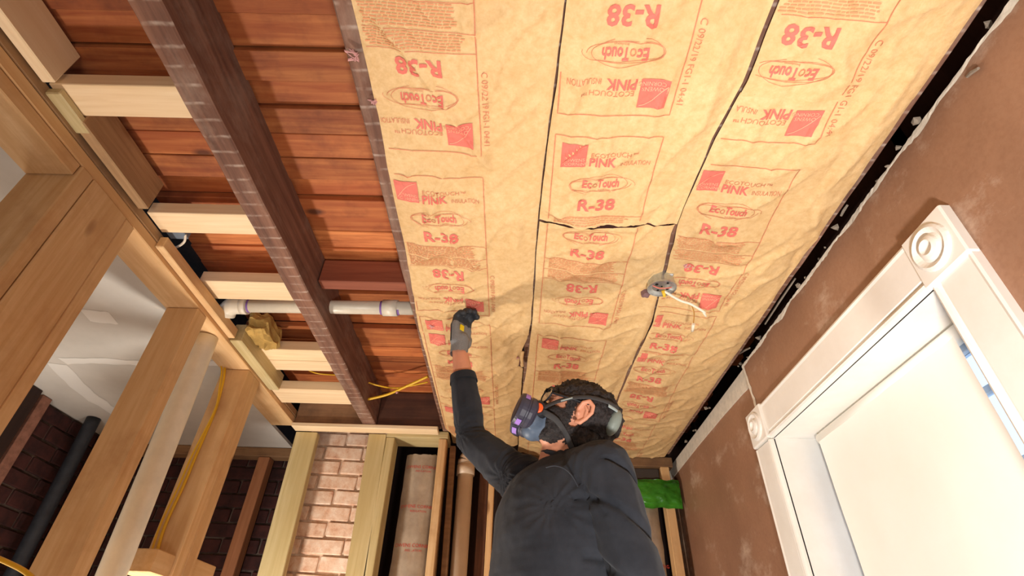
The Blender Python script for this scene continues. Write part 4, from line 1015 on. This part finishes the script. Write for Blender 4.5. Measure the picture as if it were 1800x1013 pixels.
for s in (1, -1):
    fax = (HF * 0.97 + HL * (0.20 * s) - HU * 0.10).normalized(); fc = H(.120, .050 * s, -.066)
    bm = bmesh.new(); disc(bm, fc, fax, [(.028, -.012), (.036, -.006), (.039, 0), (.039, .008), (.037, .010), (.037, .014), (.040, .016), (.041, .028), (.038, .036), (.027, .038)])
    fo = bmo('filter', bm, filter_m, resp, False)
    a = fax.cross(HU).normalized(); b = fax.cross(a)
    for t0 in (-2.6, -1.5, -0.4, 0.7, 1.8):
        bm = bmesh.new(); P1 = [[fc + fax * h + (a * math.cos(t0 + q * .1) + b * math.sin(t0 + q * .1)) * .0418 for q in range(6)] for h in (.017, .029)]
        vsr = [[bm.verts.new(p) for p in row] for row in P1]
        for q in range(5): bm.faces.new((vsr[0][q], vsr[0][q + 1], vsr[1][q + 1], vsr[1][q]))
        bmo('label_band', bm, lilac_m, fo)
    bm = bmesh.new(); vc = H(.104, .056 * s, -.046); vax = (HL * s + HF * .25).normalized(); disc(bm, vc - vax * .012, vax, [(.022, 0), (.022, .012), (.019, .018), (.013, .020)])
    bmo('valve_housing', bm, rubber_m, resp)
    bm = bmesh.new(); disc(bm, vc + vax * .004, vax, [(.0125, 0), (.0125, .007), (.010, .009), (.004, .0095)]); bmo('exhale_valve', bm, orange_m, resp)
def strap(pts, wd, th, nm, mat=strap_m, par=resp):
    P = smoothpts([H(*p) for p in pts], 6); bm = bmesh.new(); n = len(P); W_ = []
    for i, p in enumerate(P):
        t = (P[min(i + 1, n - 1)] - P[max(i - 1, 0)]).normalized(); o = (p - H(-.01, 0, 0)); o = (o - t * o.dot(t)).normalized(); W_.append(t.cross(o))
    tube(bm, P, wd / 2, 8, flat=th / wd, wdir=W_); return bmo(nm, bm, mat, par, True)
for s in (1, -1):
    strap([(.10, .062 * s, -.045), (.068, .073 * s, -.008), (.03, .083 * s, .022), (-.01, .092 * s, .040), (-.055, .084 * s, .052), (-.088, .055 * s, .062)], .013, .004, 'head_strap')
    if s > 0: strap([(.092, .066 * s, -.050), (.05, .078 * s, -.056), (.012, .074 * s, -.076), (-.02, .062 * s, -.100), (-.05, .04 * s, -.115)], .016, .004, 'neck_strap')
    strap([(-.060, .086 * s, .044), (-.088, .066 * s, .048), (-.103, .045 * s, .046)], .010, .003, 'strap_lettering', strapprint_m)
    strap([(.060, .0785 * s, -.003), (.035, .0855 * s, .018)], .005, .002, 'strap_lettering', strapprint_m)
bm = bmesh.new()
sph(bm, H(-.092, .046, .02), (.020, .030, .040), HB, 3)
meobj('crown_cradle', remesh(bm, .003, 2), pad_m, resp, base(resp))
# safety glasses
gls = root('safety_glasses', H(.09, 0, .0), 'clear safety glasses with dark rims on the worker face', 'glasses')
for s in (1, -1):
    c = H(.103, .033 * s, .010); nrm = (HF + HL * .35 * s).normalized(); a = nrm.cross(HU).normalized(); b = nrm.cross(a)
    rim = [c + a * .029 * math.cos(t) * (1 + .1 * math.cos(t) ** 2) + b * .022 * math.sin(t) for t in [2 * PI * i / 28 for i in range(29)]]
    bm = bmesh.new(); tube(bm, rim, .0024, 6, caps=False); bmo('rim', bm, rubber_m, gls, True)
    bm = bmesh.new(); v0 = [bm.verts.new(p + nrm * .0005) for p in rim[:-1]]; v1 = [bm.verts.new(p - nrm * .0010) for p in rim[:-1]]; bm.faces.new(v0); bm.faces.new(v1[::-1])
    for k in range(28): bm.faces.new((v0[k], v0[(k + 1) % 28], v1[(k + 1) % 28], v1[k]))
    bmo('lens', bm, lens_m, gls)
    bm = bmesh.new(); tube(bm, smoothpts([H(.092, .062 * s, .012), H(.05, .078 * s, .014), H(.0, .085 * s, .020)], 5), .0028, 6); bmo('temple_arm', bm, rubber_m, gls, True)
# work platform under the shoes, below the frame
pf = root('work_platform', (PV.x, PV.y, -1.6), 'aluminium work platform the worker stands on', 'platform')
zt = FZ + 0.001 - 0.004
ax0, ax1, ay0, ay1 = -0.32, 0.36, 1.0, 1.5
box('deck', ax0, ax1, ay0, ay1, zt - .04, zt, alum_m, pf)
for x in (ax0 + .03, ax1 - .03):
    for y in (ay0 + .03, ay1 - .03): box('leg', x - .018, x + .018, y - .018, y + .018, -1.6, zt - .04, alum_m, pf)
